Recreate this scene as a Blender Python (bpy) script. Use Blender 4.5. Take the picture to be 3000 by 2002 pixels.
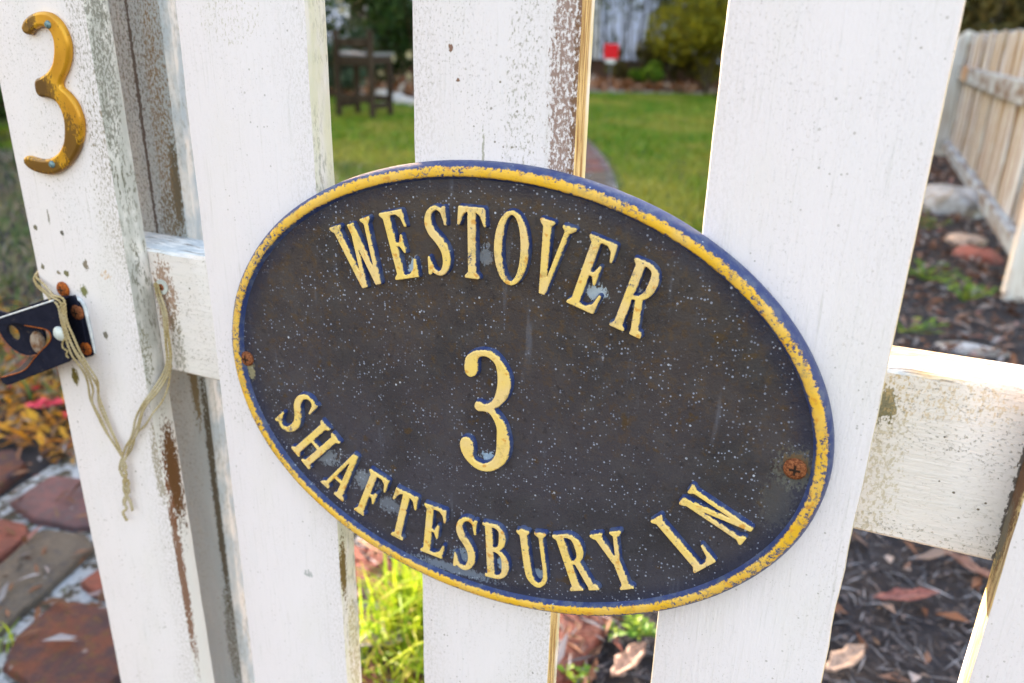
import bpy, math, random
import numpy as np
from mathutils import Vector, Matrix

random.seed(7)
rng = np.random.default_rng(7)
for o in list(bpy.data.objects):
    bpy.data.objects.remove(o, do_unlink=True)
scene = bpy.context.scene
COL = scene.collection
PI = math.pi

# ------------------------------------------------------------------ camera
ZG = 0.6544                      # height of the plaque's level above the ground (ground is z = 0)
cam_d = bpy.data.cameras.new('camera')
cam_d.sensor_width = 36.0
cam_d.lens = 27.83
cam_d.clip_start = 0.01
cam_d.clip_end = 400.0
cam = bpy.data.objects.new('camera', cam_d)
COL.objects.link(cam)
right = Vector((0.917298, 0.397373, 0.025664))
down = Vector((0.164592, -0.319681, -0.933120))
fwd = Vector((-0.362593, 0.860174, -0.358647))
M = Matrix((right, -down, -fwd)).transposed().to_4x4()
M.translation = Vector((0.36646, -0.36786, 0.19563 + ZG))
cam.matrix_world = M
cam_d.dof.use_dof = True
cam_d.dof.focus_distance = 0.42
cam_d.dof.aperture_fstop = 7.5
scene.camera = cam

# ------------------------------------------------------------------ light
SUN_EL = math.radians(14.0)
SUN_AZ = math.radians(-45.0)     # measured from +Y towards +X: behind the gate, to the left
world = bpy.data.worlds.new('World')
scene.world = world
world.use_nodes = True
wn = world.node_tree
sky = wn.nodes.new('ShaderNodeTexSky')
sky.sky_type = 'NISHITA'
sky.sun_disc = False
sky.sun_elevation = SUN_EL
sky.sun_rotation = SUN_AZ
sky.air_density = 1.72
sky.dust_density = 4.0
sky.ozone_density = 0.8
bg = wn.nodes['Background']
bg.inputs['Strength'].default_value = 0.15
wn.links.new(sky.outputs[0], bg.inputs['Color'])

sun_d = bpy.data.lights.new('sun', 'SUN')
sun_d.energy = 4.0
sun_d.angle = math.radians(0.5)
sun_d.color = (1.0, 0.86, 0.66)
sun = bpy.data.objects.new('sun', sun_d)
COL.objects.link(sun)
tosun = Vector((math.sin(SUN_AZ)*math.cos(SUN_EL), math.cos(SUN_AZ)*math.cos(SUN_EL), math.sin(SUN_EL)))
sun.rotation_euler = (-tosun).to_track_quat('-Z', 'Y').to_euler()
sun.location = tosun*30

scene.view_settings.view_transform = 'Standard'
scene.view_settings.look = 'None'
scene.view_settings.gamma = 1.0
scene.view_settings.exposure = 2.73
scene.view_settings.use_curve_mapping = False
scene.view_settings.use_white_balance = True        # the camera's own balance, set for open shade
scene.view_settings.white_balance_temperature = 6550
scene.view_settings.white_balance_tint = 21

# ------------------------------------------------------------------ shader helpers
class SH:
    """small wrapper for building a node material"""
    def __init__(self, name, rough=0.6, metallic=0.0, spec=0.5):
        self.m = bpy.data.materials.new(name)
        self.m.use_nodes = True
        self.t = self.m.node_tree
        self.b = self.t.nodes['Principled BSDF']
        self.b.inputs['Roughness'].default_value = rough
        self.b.inputs['Metallic'].default_value = metallic
        self.b.inputs['Specular IOR Level'].default_value = spec
        self._p = None
    def n(self, kind, **kw):
        x = self.t.nodes.new(kind)
        for k, v in kw.items():
            setattr(x, k, v)
        return x
    def put(self, sock, v):
        if isinstance(v, bpy.types.NodeSocket):
            self.t.links.new(v, sock)
        elif isinstance(v, (tuple, list)) and len(v) == 3 and len(sock.default_value) == 4:
            sock.default_value = (*v, 1.0)
        else:
            sock.default_value = v
    @property
    def P(self):
        if self._p is None:
            self._p = self.n('ShaderNodeTexCoord').outputs['Object']
        return self._p
    def xyz(self, v=None):
        s = self.n('ShaderNodeSeparateXYZ')
        self.put(s.inputs[0], v if v is not None else self.P)
        return s.outputs
    def normal(self):
        s = self.n('ShaderNodeSeparateXYZ')
        self.t.links.new(self.n('ShaderNodeNewGeometry').outputs['Normal'], s.inputs[0])
        return s.outputs
    def math(self, op, a, b=0.0, clamp=False):
        x = self.n('ShaderNodeMath', operation=op, use_clamp=clamp)
        self.put(x.inputs[0], a); self.put(x.inputs[1], b)
        return x.outputs[0]
    def scale(self, v, s):
        x = self.n('ShaderNodeVectorMath', operation='MULTIPLY')
        self.put(x.inputs[0], v); x.inputs[1].default_value = s
        return x.outputs[0]
    def noise(self, scale, detail=2.0, stretch=None, rough=0.5, off=0.0):
        v = self.P
        if stretch: v = self.scale(v, stretch)
        if off:
            a = self.n('ShaderNodeVectorMath', operation='ADD')
            self.put(a.inputs[0], v); a.inputs[1].default_value = (off, off*1.7, off*0.6)
            v = a.outputs[0]
        x = self.n('ShaderNodeTexNoise')
        self.put(x.inputs['Vector'], v)
        x.inputs['Scale'].default_value = scale
        x.inputs['Detail'].default_value = detail
        x.inputs['Roughness'].default_value = rough
        return x.outputs[0]
    def step(self, v, a, b):
        x = self.n('ShaderNodeMapRange', interpolation_type='SMOOTHSTEP')
        flip = a > b
        self.put(x.inputs[0], v)
        x.inputs[1].default_value = min(a, b); x.inputs[2].default_value = max(a, b)
        x.inputs[3].default_value = 1.0 if flip else 0.0
        x.inputs[4].default_value = 0.0 if flip else 1.0
        return x.outputs[0]
    def mul(self, *a):
        r = a[0]
        for q in a[1:]:
            r = self.math('MULTIPLY', r, q)
        return r
    def mix(self, f, a, b):
        x = self.n('ShaderNodeMix', data_type='RGBA')
        self.put(x.inputs[0], f); self.put(x.inputs[6], a); self.put(x.inputs[7], b)
        return x.outputs[2]
    def spots(self, scale, size, keep, stretch=None):
        v = self.P
        if stretch: v = self.scale(v, stretch)
        x = self.n('ShaderNodeTexVoronoi')
        self.put(x.inputs['Vector'], v)
        x.inputs['Scale'].default_value = scale
        c = self.n('ShaderNodeSeparateColor')
        self.t.links.new(x.outputs['Color'], c.inputs[0])
        rad = self.math('MULTIPLY', self.math('SUBTRACT', c.outputs[0], 1.0-keep), size/keep)
        return self.step(self.math('SUBTRACT', x.outputs['Distance'], rad), 0.04, -0.04)
    def island(self, stops):
        g = self.n('ShaderNodeNewGeometry')
        r = self.n('ShaderNodeValToRGB')
        self.t.links.new(g.outputs['Random Per Island'], r.inputs[0])
        el = r.color_ramp.elements
        while len(el) < len(stops): el.new(0.5)
        for e, (p, c) in zip(el, stops):
            e.position = p; e.color = (*c, 1.0)
        return r.outputs[0]
    def objrand(self):
        return self.n('ShaderNodeObjectInfo').outputs['Random']
    def bump(self, h, dist, strength=1.0):
        x = self.n('ShaderNodeBump')
        x.inputs['Strength'].default_value = strength
        x.inputs['Distance'].default_value = dist
        self.put(x.inputs['Height'], h)
        self.t.links.new(x.outputs[0], self.b.inputs['Normal'])
    def blob(self, cx, cz, rx, rz, nz, ax=0, k=1.0, amt=1.0):
        """ragged elliptical stain centred on (cx, cz) of the object's own x (or y) and z"""
        s = self.xyz()
        dx = self.math('MULTIPLY', self.math('SUBTRACT', s[ax], cx), 1.0/rx)
        dz = self.math('MULTIPLY', self.math('SUBTRACT', s[2], cz), 1.0/rz)
        d = self.math('SQRT', self.math('ADD', self.math('MULTIPLY', dx, dx), self.math('MULTIPLY', dz, dz)))
        d = self.math('ADD', d, self.math('MULTIPLY', self.math('SUBTRACT', nz, 0.5), k))
        if not hasattr(self, 'fine'): self.fine = self.noise(620, 5, (1, 1, .55), .72, off=11)
        cap = -.12+.28*amt if amt < .75 else .4*amt
        e = self.math('ADD', self.fine, self.math('MINIMUM', self.math('MULTIPLY', self.math('SUBTRACT', 0.92, d), 0.36), cap))
        return self.step(e, 0.49, 0.57)
    def done(self, col, rough=None):
        self.put(self.b.inputs['Base Color'], col)
        if rough is not None: self.put(self.b.inputs['Roughness'], rough)
        return self.m

# ------------------------------------------------------------------ mesh helpers
def tag(o, label=None, cat=None, group=None, kind=None):
    if label: o['label'] = label
    if cat: o['category'] = cat
    if group: o['group'] = group
    if kind: o['kind'] = kind
    return o

def empty(name, loc=(0, 0, 0), rz=0.0):
    o = bpy.data.objects.new(name, None)
    o.empty_display_size = 0.05
    o.location = loc; o.rotation_euler = (0, 0, rz)
    COL.objects.link(o)
    return o

def link(name, me, parent=None, loc=None):
    o = bpy.data.objects.new(name, me)
    COL.objects.link(o)
    if loc is not None: o.location = loc
    if parent is not None:
        o.parent = parent
        o.matrix_parent_inverse = world_mat(parent).inverted()
    return o

def world_mat(o):
    m = Matrix.LocRotScale(o.location, o.rotation_euler, o.scale)
    if o.parent: m = world_mat(o.parent) @ o.matrix_parent_inverse @ m
    return m

def build(name, V, F, mats, parent=None, loc=None, smooth=None, idx=None):
    me = bpy.data.meshes.new(name)
    V = np.asarray(V, dtype=np.float32)
    if isinstance(F, np.ndarray):
        n, k = F.shape
        me.vertices.add(len(V)); me.vertices.foreach_set('co', V.ravel())
        me.loops.add(n*k); me.loops.foreach_set('vertex_index', F.astype(np.int32).ravel())
        me.polygons.add(n)
        me.polygons.foreach_set('loop_start', np.arange(0, n*k, k, dtype=np.int32))
        me.polygons.foreach_set('loop_total', np.full(n, k, dtype=np.int32))
        me.update(calc_edges=True); me.validate()
    else:
        me.from_pydata([tuple(map(float, v)) for v in V], [], [tuple(map(int, f)) for f in F])
        me.update()
    for m in (mats if isinstance(mats, (list, tuple)) else [mats]):
        me.materials.append(m)
    if idx is not None: me.polygons.foreach_set('material_index', np.asarray(idx, dtype=np.int32))
    if smooth is not None:
        me.polygons.foreach_set('use_smooth', np.ones(len(me.polygons), dtype=bool))
        me.set_sharp_from_angle(angle=math.radians(smooth))
    return link(name, me, parent, loc)

class MB:
    """collects boxes, tubes and grids into one mesh"""
    def __init__(self): self.V = []; self.F = []
    def add(self, v, f):
        b = len(self.V); self.V += [tuple(q) for q in v]; self.F += [tuple(i+b for i in q) for q in f]; return self
    def box(self, a, b, ch=0.0):
        (x0, y0, z0), (x1, y1, z1) = a, b
        if ch <= 0:
            v = [(x, y, z) for z in (z0, z1) for x, y in ((x0, y0), (x1, y0), (x1, y1), (x0, y1))]
            return self.add(v, [(3, 2, 1, 0), (4, 5, 6, 7), (0, 1, 5, 4), (1, 2, 6, 5), (2, 3, 7, 6), (3, 0, 4, 7)])
        ring = lambda c, z: [(x0+c, y0, z), (x1-c, y0, z), (x1, y0+c, z), (x1, y1-c, z), (x1-c, y1, z), (x0+c, y1, z), (x0, y1-c, z), (x0, y0+c, z)]
        inr = lambda c, z: [(x0+c, y0+c, z), (x1-c, y0+c, z), (x1-c, y0+c, z), (x1-c, y1-c, z), (x1-c, y1-c, z), (x0+c, y1-c, z), (x0+c, y1-c, z), (x0+c, y0+c, z)]
        def small(c, z):
            cx, cy = (x0+x1)/2, (y0+y1)/2
            sx, sy = 1-2*c/(x1-x0), 1-2*c/(y1-y0)
            return [(cx+(p[0]-cx)*sx, cy+(p[1]-cy)*sy, z) for p in ring(c, z)]
        v = small(ch, z0)+ring(ch, z0+ch)+ring(ch, z1-ch)+small(ch, z1)
        f = [tuple(range(7, -1, -1)), tuple(range(24, 32))]
        for k in range(3):
            for i in range(8):
                j = (i+1) % 8
                f.append((k*8+i, k*8+j, k*8+8+j, k*8+8+i))
        return self.add(v, f)
    def tube(self, pts, r, n=8, cap=True):
        pts = [Vector(p) for p in pts]
        rr = r if isinstance(r, (list, tuple, np.ndarray)) else [r]*len(pts)
        v = []; prev = None
        for i, p in enumerate(pts):
            t = (pts[min(i+1, len(pts)-1)]-pts[max(i-1, 0)]).normalized()
            u = prev if prev is not None else (Vector((0, 0, 1)) if abs(t.z) < .9 else Vector((1, 0, 0)))
            u = (u-t*u.dot(t)).normalized(); prev = u; w = t.cross(u)
            for k in range(n):
                a = 2*PI*k/n
                v.append(p+u*math.cos(a)*rr[i]+w*math.sin(a)*rr[i])
        f = []
        for i in range(len(pts)-1):
            for k in range(n):
                j = (k+1) % n
                f.append((i*n+k, i*n+j, i*n+n+j, i*n+n+k))
        if cap:
            f.append(tuple(range(n-1, -1, -1))); f.append(tuple(range((len(pts)-1)*n, len(pts)*n)))
        return self.add(v, f)
    def prism(self, poly, y0, y1):
        """outline in x, z pulled from y0 (front) to y1 (back)"""
        n = len(poly)
        v = [(x, y0, z) for x, z in poly]+[(x, y1, z) for x, z in poly]
        f = [tuple(range(n)), tuple(range(2*n-1, n-1, -1))]
        for i in range(n):
            j = (i+1) % n
            f.append((j, i, n+i, n+j))
        return self.add(v, f)
    def out(self, name, mat, parent=None, loc=None, smooth=None):
        return build(name, self.V, self.F, mat, parent, loc, smooth)

def catmull(P, per=6, closed=False):
    P = np.asarray(P, float); n = len(P); out = []
    for i in range(n if closed else n-1):
        g = (lambda k: P[k % n]) if closed else (lambda k: P[min(max(k, 0), n-1)])
        a, b, c, d = g(i-1), g(i), g(i+1), g(i+2)
        for t in np.arange(per)/per:
            out.append(.5*(2*b+(c-a)*t+(2*a-5*b+4*c-d)*t*t+(3*b-a-3*c+d)*t**3))
    if not closed: out.append(P[-1])
    return np.array(out)

def outline_mesh(loops, half, bevel, mat, name, parent, yc, loc, res=2, draft=0.0):
    """2D loops (x, z) filled, given thickness 2*half about y = yc and a rounded rim"""
    cu = bpy.data.curves.new(name, 'CURVE')
    cu.dimensions = '2D'; cu.fill_mode = 'BOTH'
    cu.extrude = half-bevel; cu.bevel_depth = bevel; cu.bevel_resolution = res; cu.offset = -bevel
    for L in loops:
        s = cu.splines.new('POLY'); s.points.add(len(L)-1); s.use_cyclic_u = True
        co = np.zeros((len(L), 4), np.float32); co[:, :2] = L; co[:, 3] = 1
        s.points.foreach_set('co', co.ravel())
    tmp = bpy.data.objects.new('tmp', cu); COL.objects.link(tmp)
    dg = bpy.context.evaluated_depsgraph_get(); dg.update()
    me = bpy.data.meshes.new_from_object(tmp.evaluated_get(dg))
    bpy.data.objects.remove(tmp, do_unlink=True); bpy.data.curves.remove(cu)
    co = np.zeros(len(me.vertices)*3, np.float32); me.vertices.foreach_get('co', co); co = co.reshape(-1, 3)
    me.vertices.foreach_set('co', np.stack([co[:, 0], yc-co[:, 2], co[:, 1]], 1).astype(np.float32).ravel())
    me.name = name; me.update()
    if draft:                                   # cast pieces spread towards their base
        nn = np.zeros(len(me.vertices)*3, np.float32); me.vertices.foreach_get('normal', nn); nn = nn.reshape(-1, 3)
        me.vertices.foreach_get('co', co2 := np.zeros(len(me.vertices)*3, np.float32)); co2 = co2.reshape(-1, 3)
        h = nn[:, [0, 2]]; L = np.linalg.norm(h, axis=1, keepdims=True); h = np.where(L > .3, h/(L+1e-9), 0)
        t = np.clip((co2[:, 1]-(yc-half))/(2*half), 0, 1)[:, None]
        co2[:, [0, 2]] += h*draft*t
        me.vertices.foreach_set('co', co2.ravel()); me.update()
    me.materials.clear(); me.materials.append(mat)
    me.polygons.foreach_set('use_smooth', np.ones(len(me.polygons), dtype=bool))
    me.set_sharp_from_angle(angle=math.radians(38))
    return link(name, me, parent, loc)

# leaves, blades and flakes as many small faces (numpy)
def quads_mesh(C, U, W, bend=None):
    """a kite-shaped leaf about each centre C with half-length U and half-width W (n, 3 arrays)"""
    n = len(C)
    N = np.cross(U, W); N /= np.linalg.norm(N, axis=1, keepdims=True)+1e-9
    b = (np.linalg.norm(W, axis=1, keepdims=True)*0.45)
    k1 = rng.uniform(-.35, .25, (n, 1)); k2 = rng.uniform(-.35, .25, (n, 1)); w2 = rng.uniform(.55, 1.0, (n, 1))
    V = np.stack([C-U, C+W+N*b+U*k1, C+U, C-W*w2+N*b+U*k2, C+U*0.05], 1).reshape(-1, 3)
    i = np.arange(n)*5
    F = np.concatenate([np.stack([i, i+1, i+4], 1), np.stack([i+1, i+2, i+4], 1), np.stack([i+2, i+3, i+4], 1), np.stack([i+3, i, i+4], 1)])
    return V, F

def rand_dirs(n):
    v = rng.normal(size=(n, 3)); return v/np.linalg.norm(v, axis=1, keepdims=True)

def leaf_cloud(name, centre, radii, n, size, mat, parent=None, aspect=0.45, clumps=26, shell=0.55, droop=0.0, kind=None, loc=None):
    """leaves gathered in clumps of unequal size through an ellipsoid"""
    c = np.array(centre); r = np.array(radii)
    d = rand_dirs(clumps)*(rng.uniform(shell, 1.0, (clumps, 1)))
    cr = rng.uniform(0.16, 0.42, clumps)
    k = rng.choice(clumps, n, p=cr**2/np.sum(cr**2))
    q = d[k]+rand_dirs(n)*(rng.uniform(0.2, 1, (n, 1))**.5)*cr[k][:, None]
    C = c+q*r
    s = size*rng.uniform(0.6, 1.3, (n, 1))
    U = rand_dirs(n); U[:, 2] -= droop; U /= np.linalg.norm(U, axis=1, keepdims=True)
    W = np.cross(U, rand_dirs(n)); W /= np.linalg.norm(W, axis=1, keepdims=True)+1e-9
    V, F = quads_mesh(C, U*s, W*s*aspect)
    o = build(name, V, F, mat, parent, loc)
    if kind: o['kind'] = kind
    return o

def blades(XY, h, w, lean, z0=0.0):
    """tapered, bent grass blades rooted at XY"""
    n = len(XY); a = rng.uniform(0, 2*PI, n)
    d = np.stack([np.cos(a), np.sin(a), np.zeros(n)], 1)
    s = np.stack([-np.sin(a), np.cos(a), np.zeros(n)], 1)
    hh = (h*rng.uniform(0.45, 1.25, n))[:, None]; ww = (w*rng.uniform(.7, 1.3, n))[:, None]
    ln = (lean*rng.uniform(0.2, 1.4, n))[:, None]
    B = np.concatenate([XY, np.full((n, 1), z0)], 1)
    up = np.array([[0, 0, 1.0]])
    m = B+up*hh*.6+d*hh*ln*.35; t = B+up*hh*(1-.25*np.minimum(ln, 1.6))+d*hh*ln
    V = np.stack([B-s*ww, B+s*ww, m+s*ww*.75, m-s*ww*.75, t], 1).reshape(-1, 3)
    i = np.arange(n)*5
    F = np.concatenate([np.stack([i, i+1, i+2], 1), np.stack([i, i+2, i+3], 1), np.stack([i+3, i+2, i+4], 1)])
    return V, F

# ------------------------------------------------------------------ materials
WPK = 0.089; TPK = 0.0188; PITCH = 0.1527      # picket width, thickness, spacing

def painted_board(name, base=(.83, .755, .795), specks=1.0, right=0.0, left=0.0, stains=(), side_stains=(), side=(.60, .60, .53),
                  lichen=.6, side_wood=0.0, horizontal=False, top=None):
    s = SH(name, rough=0.62, spec=0.3)
    x, y, z = s.xyz()
    lng = (.06, 1, 1) if horizontal else (1, 1, .06)
    mid = (.35, 1, 1) if horizontal else (1, 1, .35)
    nz = s.noise(230, 6, mid, .65)
    col = s.mix(s.mul(s.step(s.noise(26, 3, mid), .45, .75), .22), base, (.74, .70, .62))
    col = s.mix(s.mul(s.step(s.noise(60, 4, mid, off=3), .5, .75), .10), col, (.70, .71, .74))
    grain = s.noise(520, 3, lng, .6)
    col = s.mix(s.mul(s.step(grain, .53, .72), .20), col, (.54, .51, .48))
    g2 = s.noise(230, 5, (.03, 1, 1) if horizontal else (1, 1, .03), .65, off=4)
    col = s.mix(s.mul(s.step(g2, .60, .68), s.step(s.noise(22, 2, off=12), .45, .6), .30), col, (.42, .39, .34))
    dens = s.step(s.noise(48, 4, mid, off=1), .28, .66)
    sp = s.mul(s.step(s.noise(820, 4, (.8, 1, 1) if horizontal else (1, 1, .8), .7), .575, .65), dens, specks)
    col = s.mix(s.mul(sp, .62), col, (.34, .29, .23))
    sp2 = s.mul(s.spots(430, .30, .16), s.step(s.noise(30, 3, off=6), .40, .6), specks)
    col = s.mix(s.mul(sp2, .8), col, (.17, .13, .09))
    wob = s.math('MULTIPLY', s.math('SUBTRACT', s.noise(30, 3, mid), .5), .03)
    dirt = s.step(s.noise(700, 5, (1, 1, .55), .7), .47, .60)
    if right:
        m = s.step(s.math('ADD', x, wob), WPK-.030, WPK+.004)
        col = s.mix(s.mul(m, dirt, right), col, (.26, .20, .12))
    if left:
        m = s.step(s.math('ADD', x, wob), .028, -.004)
        col = s.mix(s.mul(m, dirt, left), col, (.26, .20, .12))
    for (cx, cz, rx, rz, amt, c) in stains:
        col = s.mix(s.mul(s.blob(cx, cz, rx, rz, nz, 0, amt=amt), .40+.6*amt), col, c)
    # the sawn edges: lichen and thin paint
    N = s.normal()
    side_m = s.step(s.math('ABSOLUTE', N[0]), .55, .8) if not horizontal else s.step(N[2], .5, .8)
    if horizontal:
        crack = s.step(s.noise(300, 4, (.10, 1, 1), .7), .55, .63)
        bare = s.mix(s.step(s.noise(240, 5, (.12, 1, 1), .65, off=3), .40, .62), (.52, .33, .13), (.70, .58, .40))
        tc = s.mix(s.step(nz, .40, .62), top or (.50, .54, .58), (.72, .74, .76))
        tc = s.mix(s.mul(s.step(x, .2, .35), s.step(s.noise(60, 4, (.3, 1, 1), off=13), .36, .56), .9), tc, bare)
        tc = s.mix(s.mul(crack, .8), tc, (.12, .10, .08))
        col = s.mix(side_m, col, tc)
    else:
        sc = s.mix(s.step(s.noise(90, 4, (1, 1, .3)), .40, .66), side, (.74, .70, .68))
        if lichen > .9: sc = s.mix(s.step(z, -.02, -.12), sc, (.76, .71, .70))
        fl = s.mul(s.step(s.noise(420, 5, (1, 1, .35), .72, off=5), .50, .60), s.step(z, -.10, .02) if lichen > .9 else 1.0)
        sc = s.mix(s.mul(fl, s.step(s.noise(34, 3, (1, 1, .5), off=2), .38, .62), lichen), sc, (.17, .16, .12))
        if side_wood:
            wd = s.mix(s.step(s.noise(620, 4, (1, 1, .045), .7), .38, .62), (.23, .11, .032), (.68, .52, .25))
            yy = s.math('ADD', y, s.math('MULTIPLY', wob, .16))
            band = s.mul(s.step(yy, .0135, .0105), s.step(s.noise(24, 3, (1, 1, .35), off=9), .28, .42))
            sc = s.mix(s.mul(band, side_wood), sc, wd)
        for (cy, cz, ry, rz, amt, c) in side_stains:
            sc = s.mix(s.mul(s.blob(cy, cz, ry, rz, nz, 1, amt=amt), .40+.6*amt), sc, c)
        col = s.mix(side_m, col, sc)
    h = s.math('ADD', s.math('MULTIPLY', grain, .5), s.math('MULTIPLY', s.noise(900, 4, mid, .6), .55))
    h = s.math('ADD', h, s.math('MULTIPLY', g2, .8))
    h = s.math('SUBTRACT', h, s.math('MULTIPLY', sp, .5))
    s.bump(h, .0010, .6)
    return s.done(col)

BROWN = (.13, .055, .018); RUST = (.20, .075, .03); MOSS = (.14, .12, .035); DIRT = (.22, .18, .11)
# marks are given in each board's own x and z, metres
p1_marks = [(.0008+a+.1527, b, r, r2, amt, c) for a, b, r, r2, amt, c in [
    (-.1519, .0634, .0022, .0022, .9, (.12, .10, .05)), (-.1261, .0627, .0022, .0020, .9, (.07, .06, .04)), (-.1523, .0351, .0020, .0024, .9, (.15, .12, .06)),
    (-.1369, .0327, .0022, .0018, .8, (.2, .15, .08)), (-.1290, .0333, .0028, .0024, .95, (.16, .14, .06)), (-.0904, .0375, .0048, .0034, .45, (.65, .36, .15)),
    (-.1084, .0420, .0026, .0042, .9, (.20, .15, .10)), (-.1147, .0225, .0042, .0046, .95, (.17, .17, .05)), (-.1005, -.0080, .0026, .0032, .9, (.17, .14, .10)),
    (-.1399, -.0470, .0038, .0085, 1.0, (.15, .11, .02)), (-.1366, .0719, .0012, .0060, .75, (.25, .21, .17)), (-.1045, .0950, .022, .060, .16, DIRT),
    (-.0760, .1750, .012, .070, .38, (.22, .17, .11)), (-.0760, .1050, .012, .050, .34, (.26, .19, .11)), (-.1352, .1420, .03, .04, .12, DIRT),
    (-.0680, -.105, .006, .035, .7, (.30, .24, .16))]]
M_P1 = painted_board('paint_p1', base=(.82, .745, .77), specks=1.15, right=.55, stains=p1_marks, side=(.49, .475, .45), lichen=.95,
                     side_stains=[(.010, -.117, .0085, .052, 1.0, BROWN), (.0035, -.20, .0042, .10, .85, RUST), (.006, .175, .010, .05, .55, (.14, .13, .10)),
                                  (.004, -.02, .005, .02, .5, MOSS)])
M_P2 = painted_board('paint_p2', specks=.55, right=.25, stains=[(.040, .202, .020, .013, .30, (.50, .44, .36)), (.062, -.158, .004, .003, .7, (.35, .36, .36)),
                     (.02, -.02, .02, .03, .2, DIRT)], side=(.66, .64, .52), lichen=.55,
                     side_stains=[(.004, -.148, .004, .030, .95, (.16, .10, .02)), (.010, -.23, .006, .05, .5, (.34, .27, .09)), (.008, .06, .006, .03, .55, (.33, .27, .12))])
M_P3 = painted_board('paint_p3', base=(.82, .75, .79), specks=1.0, right=.35, left=.25, stains=[(.084, .175, .010, .085, .62, RUST), (.0885, .16, .003, .10, .70, (.17, .075, .03)), (.083, .08, .009, .045, .5, RUST),
                     (.060, .14, .008, .09, .30, DIRT), (.040, .125, .0009, .030, .9, (.42, .39, .33)), (.047, .095, .0007, .022, .85, (.45, .41, .35)), (.030, .09, .0006, .03, .7, (.5, .47, .42)), (.022, .19, .0016, .002, .9, (.22, .10, .06)), (.026, .175, .0013, .0013, .9, (.22, .10, .06))], side=(.62, .56, .34), lichen=.35, side_wood=1.0,
                     side_stains=[(.004, -.28, .003, .06, .5, (.45, .32, .12))])
M_P4 = painted_board('paint_p4', base=(.84, .765, .81), specks=.55, left=.10, right=.06, side=(.66, .60, .42), lichen=.3, side_wood=.2)
M_P5 = painted_board('paint_p5', base=(.84, .765, .81), specks=.5, side=(.70, .52, .22), lichen=.5, side_wood=.9,
                     side_stains=[(.012, .02, .012, .06, 1.0, (.12, .05, .015)), (.014, -.015, .008, .02, .9, (.15, .13, .09))])
M_PX = painted_board('paint_plain', specks=.6)
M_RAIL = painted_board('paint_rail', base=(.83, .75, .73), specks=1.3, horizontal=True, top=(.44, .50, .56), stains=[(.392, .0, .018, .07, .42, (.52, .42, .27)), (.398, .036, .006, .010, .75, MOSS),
                       (.4595, .005, .0028, .06, .9, (.10, .075, .06)), (-.058, .02, .010, .03, .7, (.30, .14, .06)), (-.052, -.02, .006, .03, .5, DIRT), (.4, .045, .05, .012, .35, (.62, .45, .25))])
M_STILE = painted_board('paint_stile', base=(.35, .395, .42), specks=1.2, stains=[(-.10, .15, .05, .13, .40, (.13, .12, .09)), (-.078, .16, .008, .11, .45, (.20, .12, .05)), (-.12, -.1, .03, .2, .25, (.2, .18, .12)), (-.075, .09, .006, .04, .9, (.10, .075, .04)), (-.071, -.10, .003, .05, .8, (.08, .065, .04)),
                        (-.083, .12, .008, .10, .58, (.20, .135, .07)), (-.083, .06, .012, .03, .62, (.13, .10, .06)), (-.10, .18, .012, .05, .40, (.14, .12, .10)), (-.099, .13, .0018, .16, .9, (.07, .05, .04)),
                        (-.074, -.17, .0040, .14, .95, (.08, .065, .04)), (-.082, -.06, .005, .045, .8, (.15, .10, .03)), (-.11, -.1, .012, .05, .3, DIRT), (-.075, -.31, .008, .06, .7, (.10, .09, .06))],
                        side=(.42, .48, .54), lichen=.45)

def simple(name, c1, c2, scale=60, rough=.6, spec=.4, stretch=None, metallic=0, bump=0, lo=.35, hi=.65):
    s = SH(name, rough, metallic, spec)
    n = s.noise(scale, 5, stretch, .6)
    if bump: s.bump(n, bump, .6)
    return s.done(s.mix(s.step(n, lo, hi), c1, c2))

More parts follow.
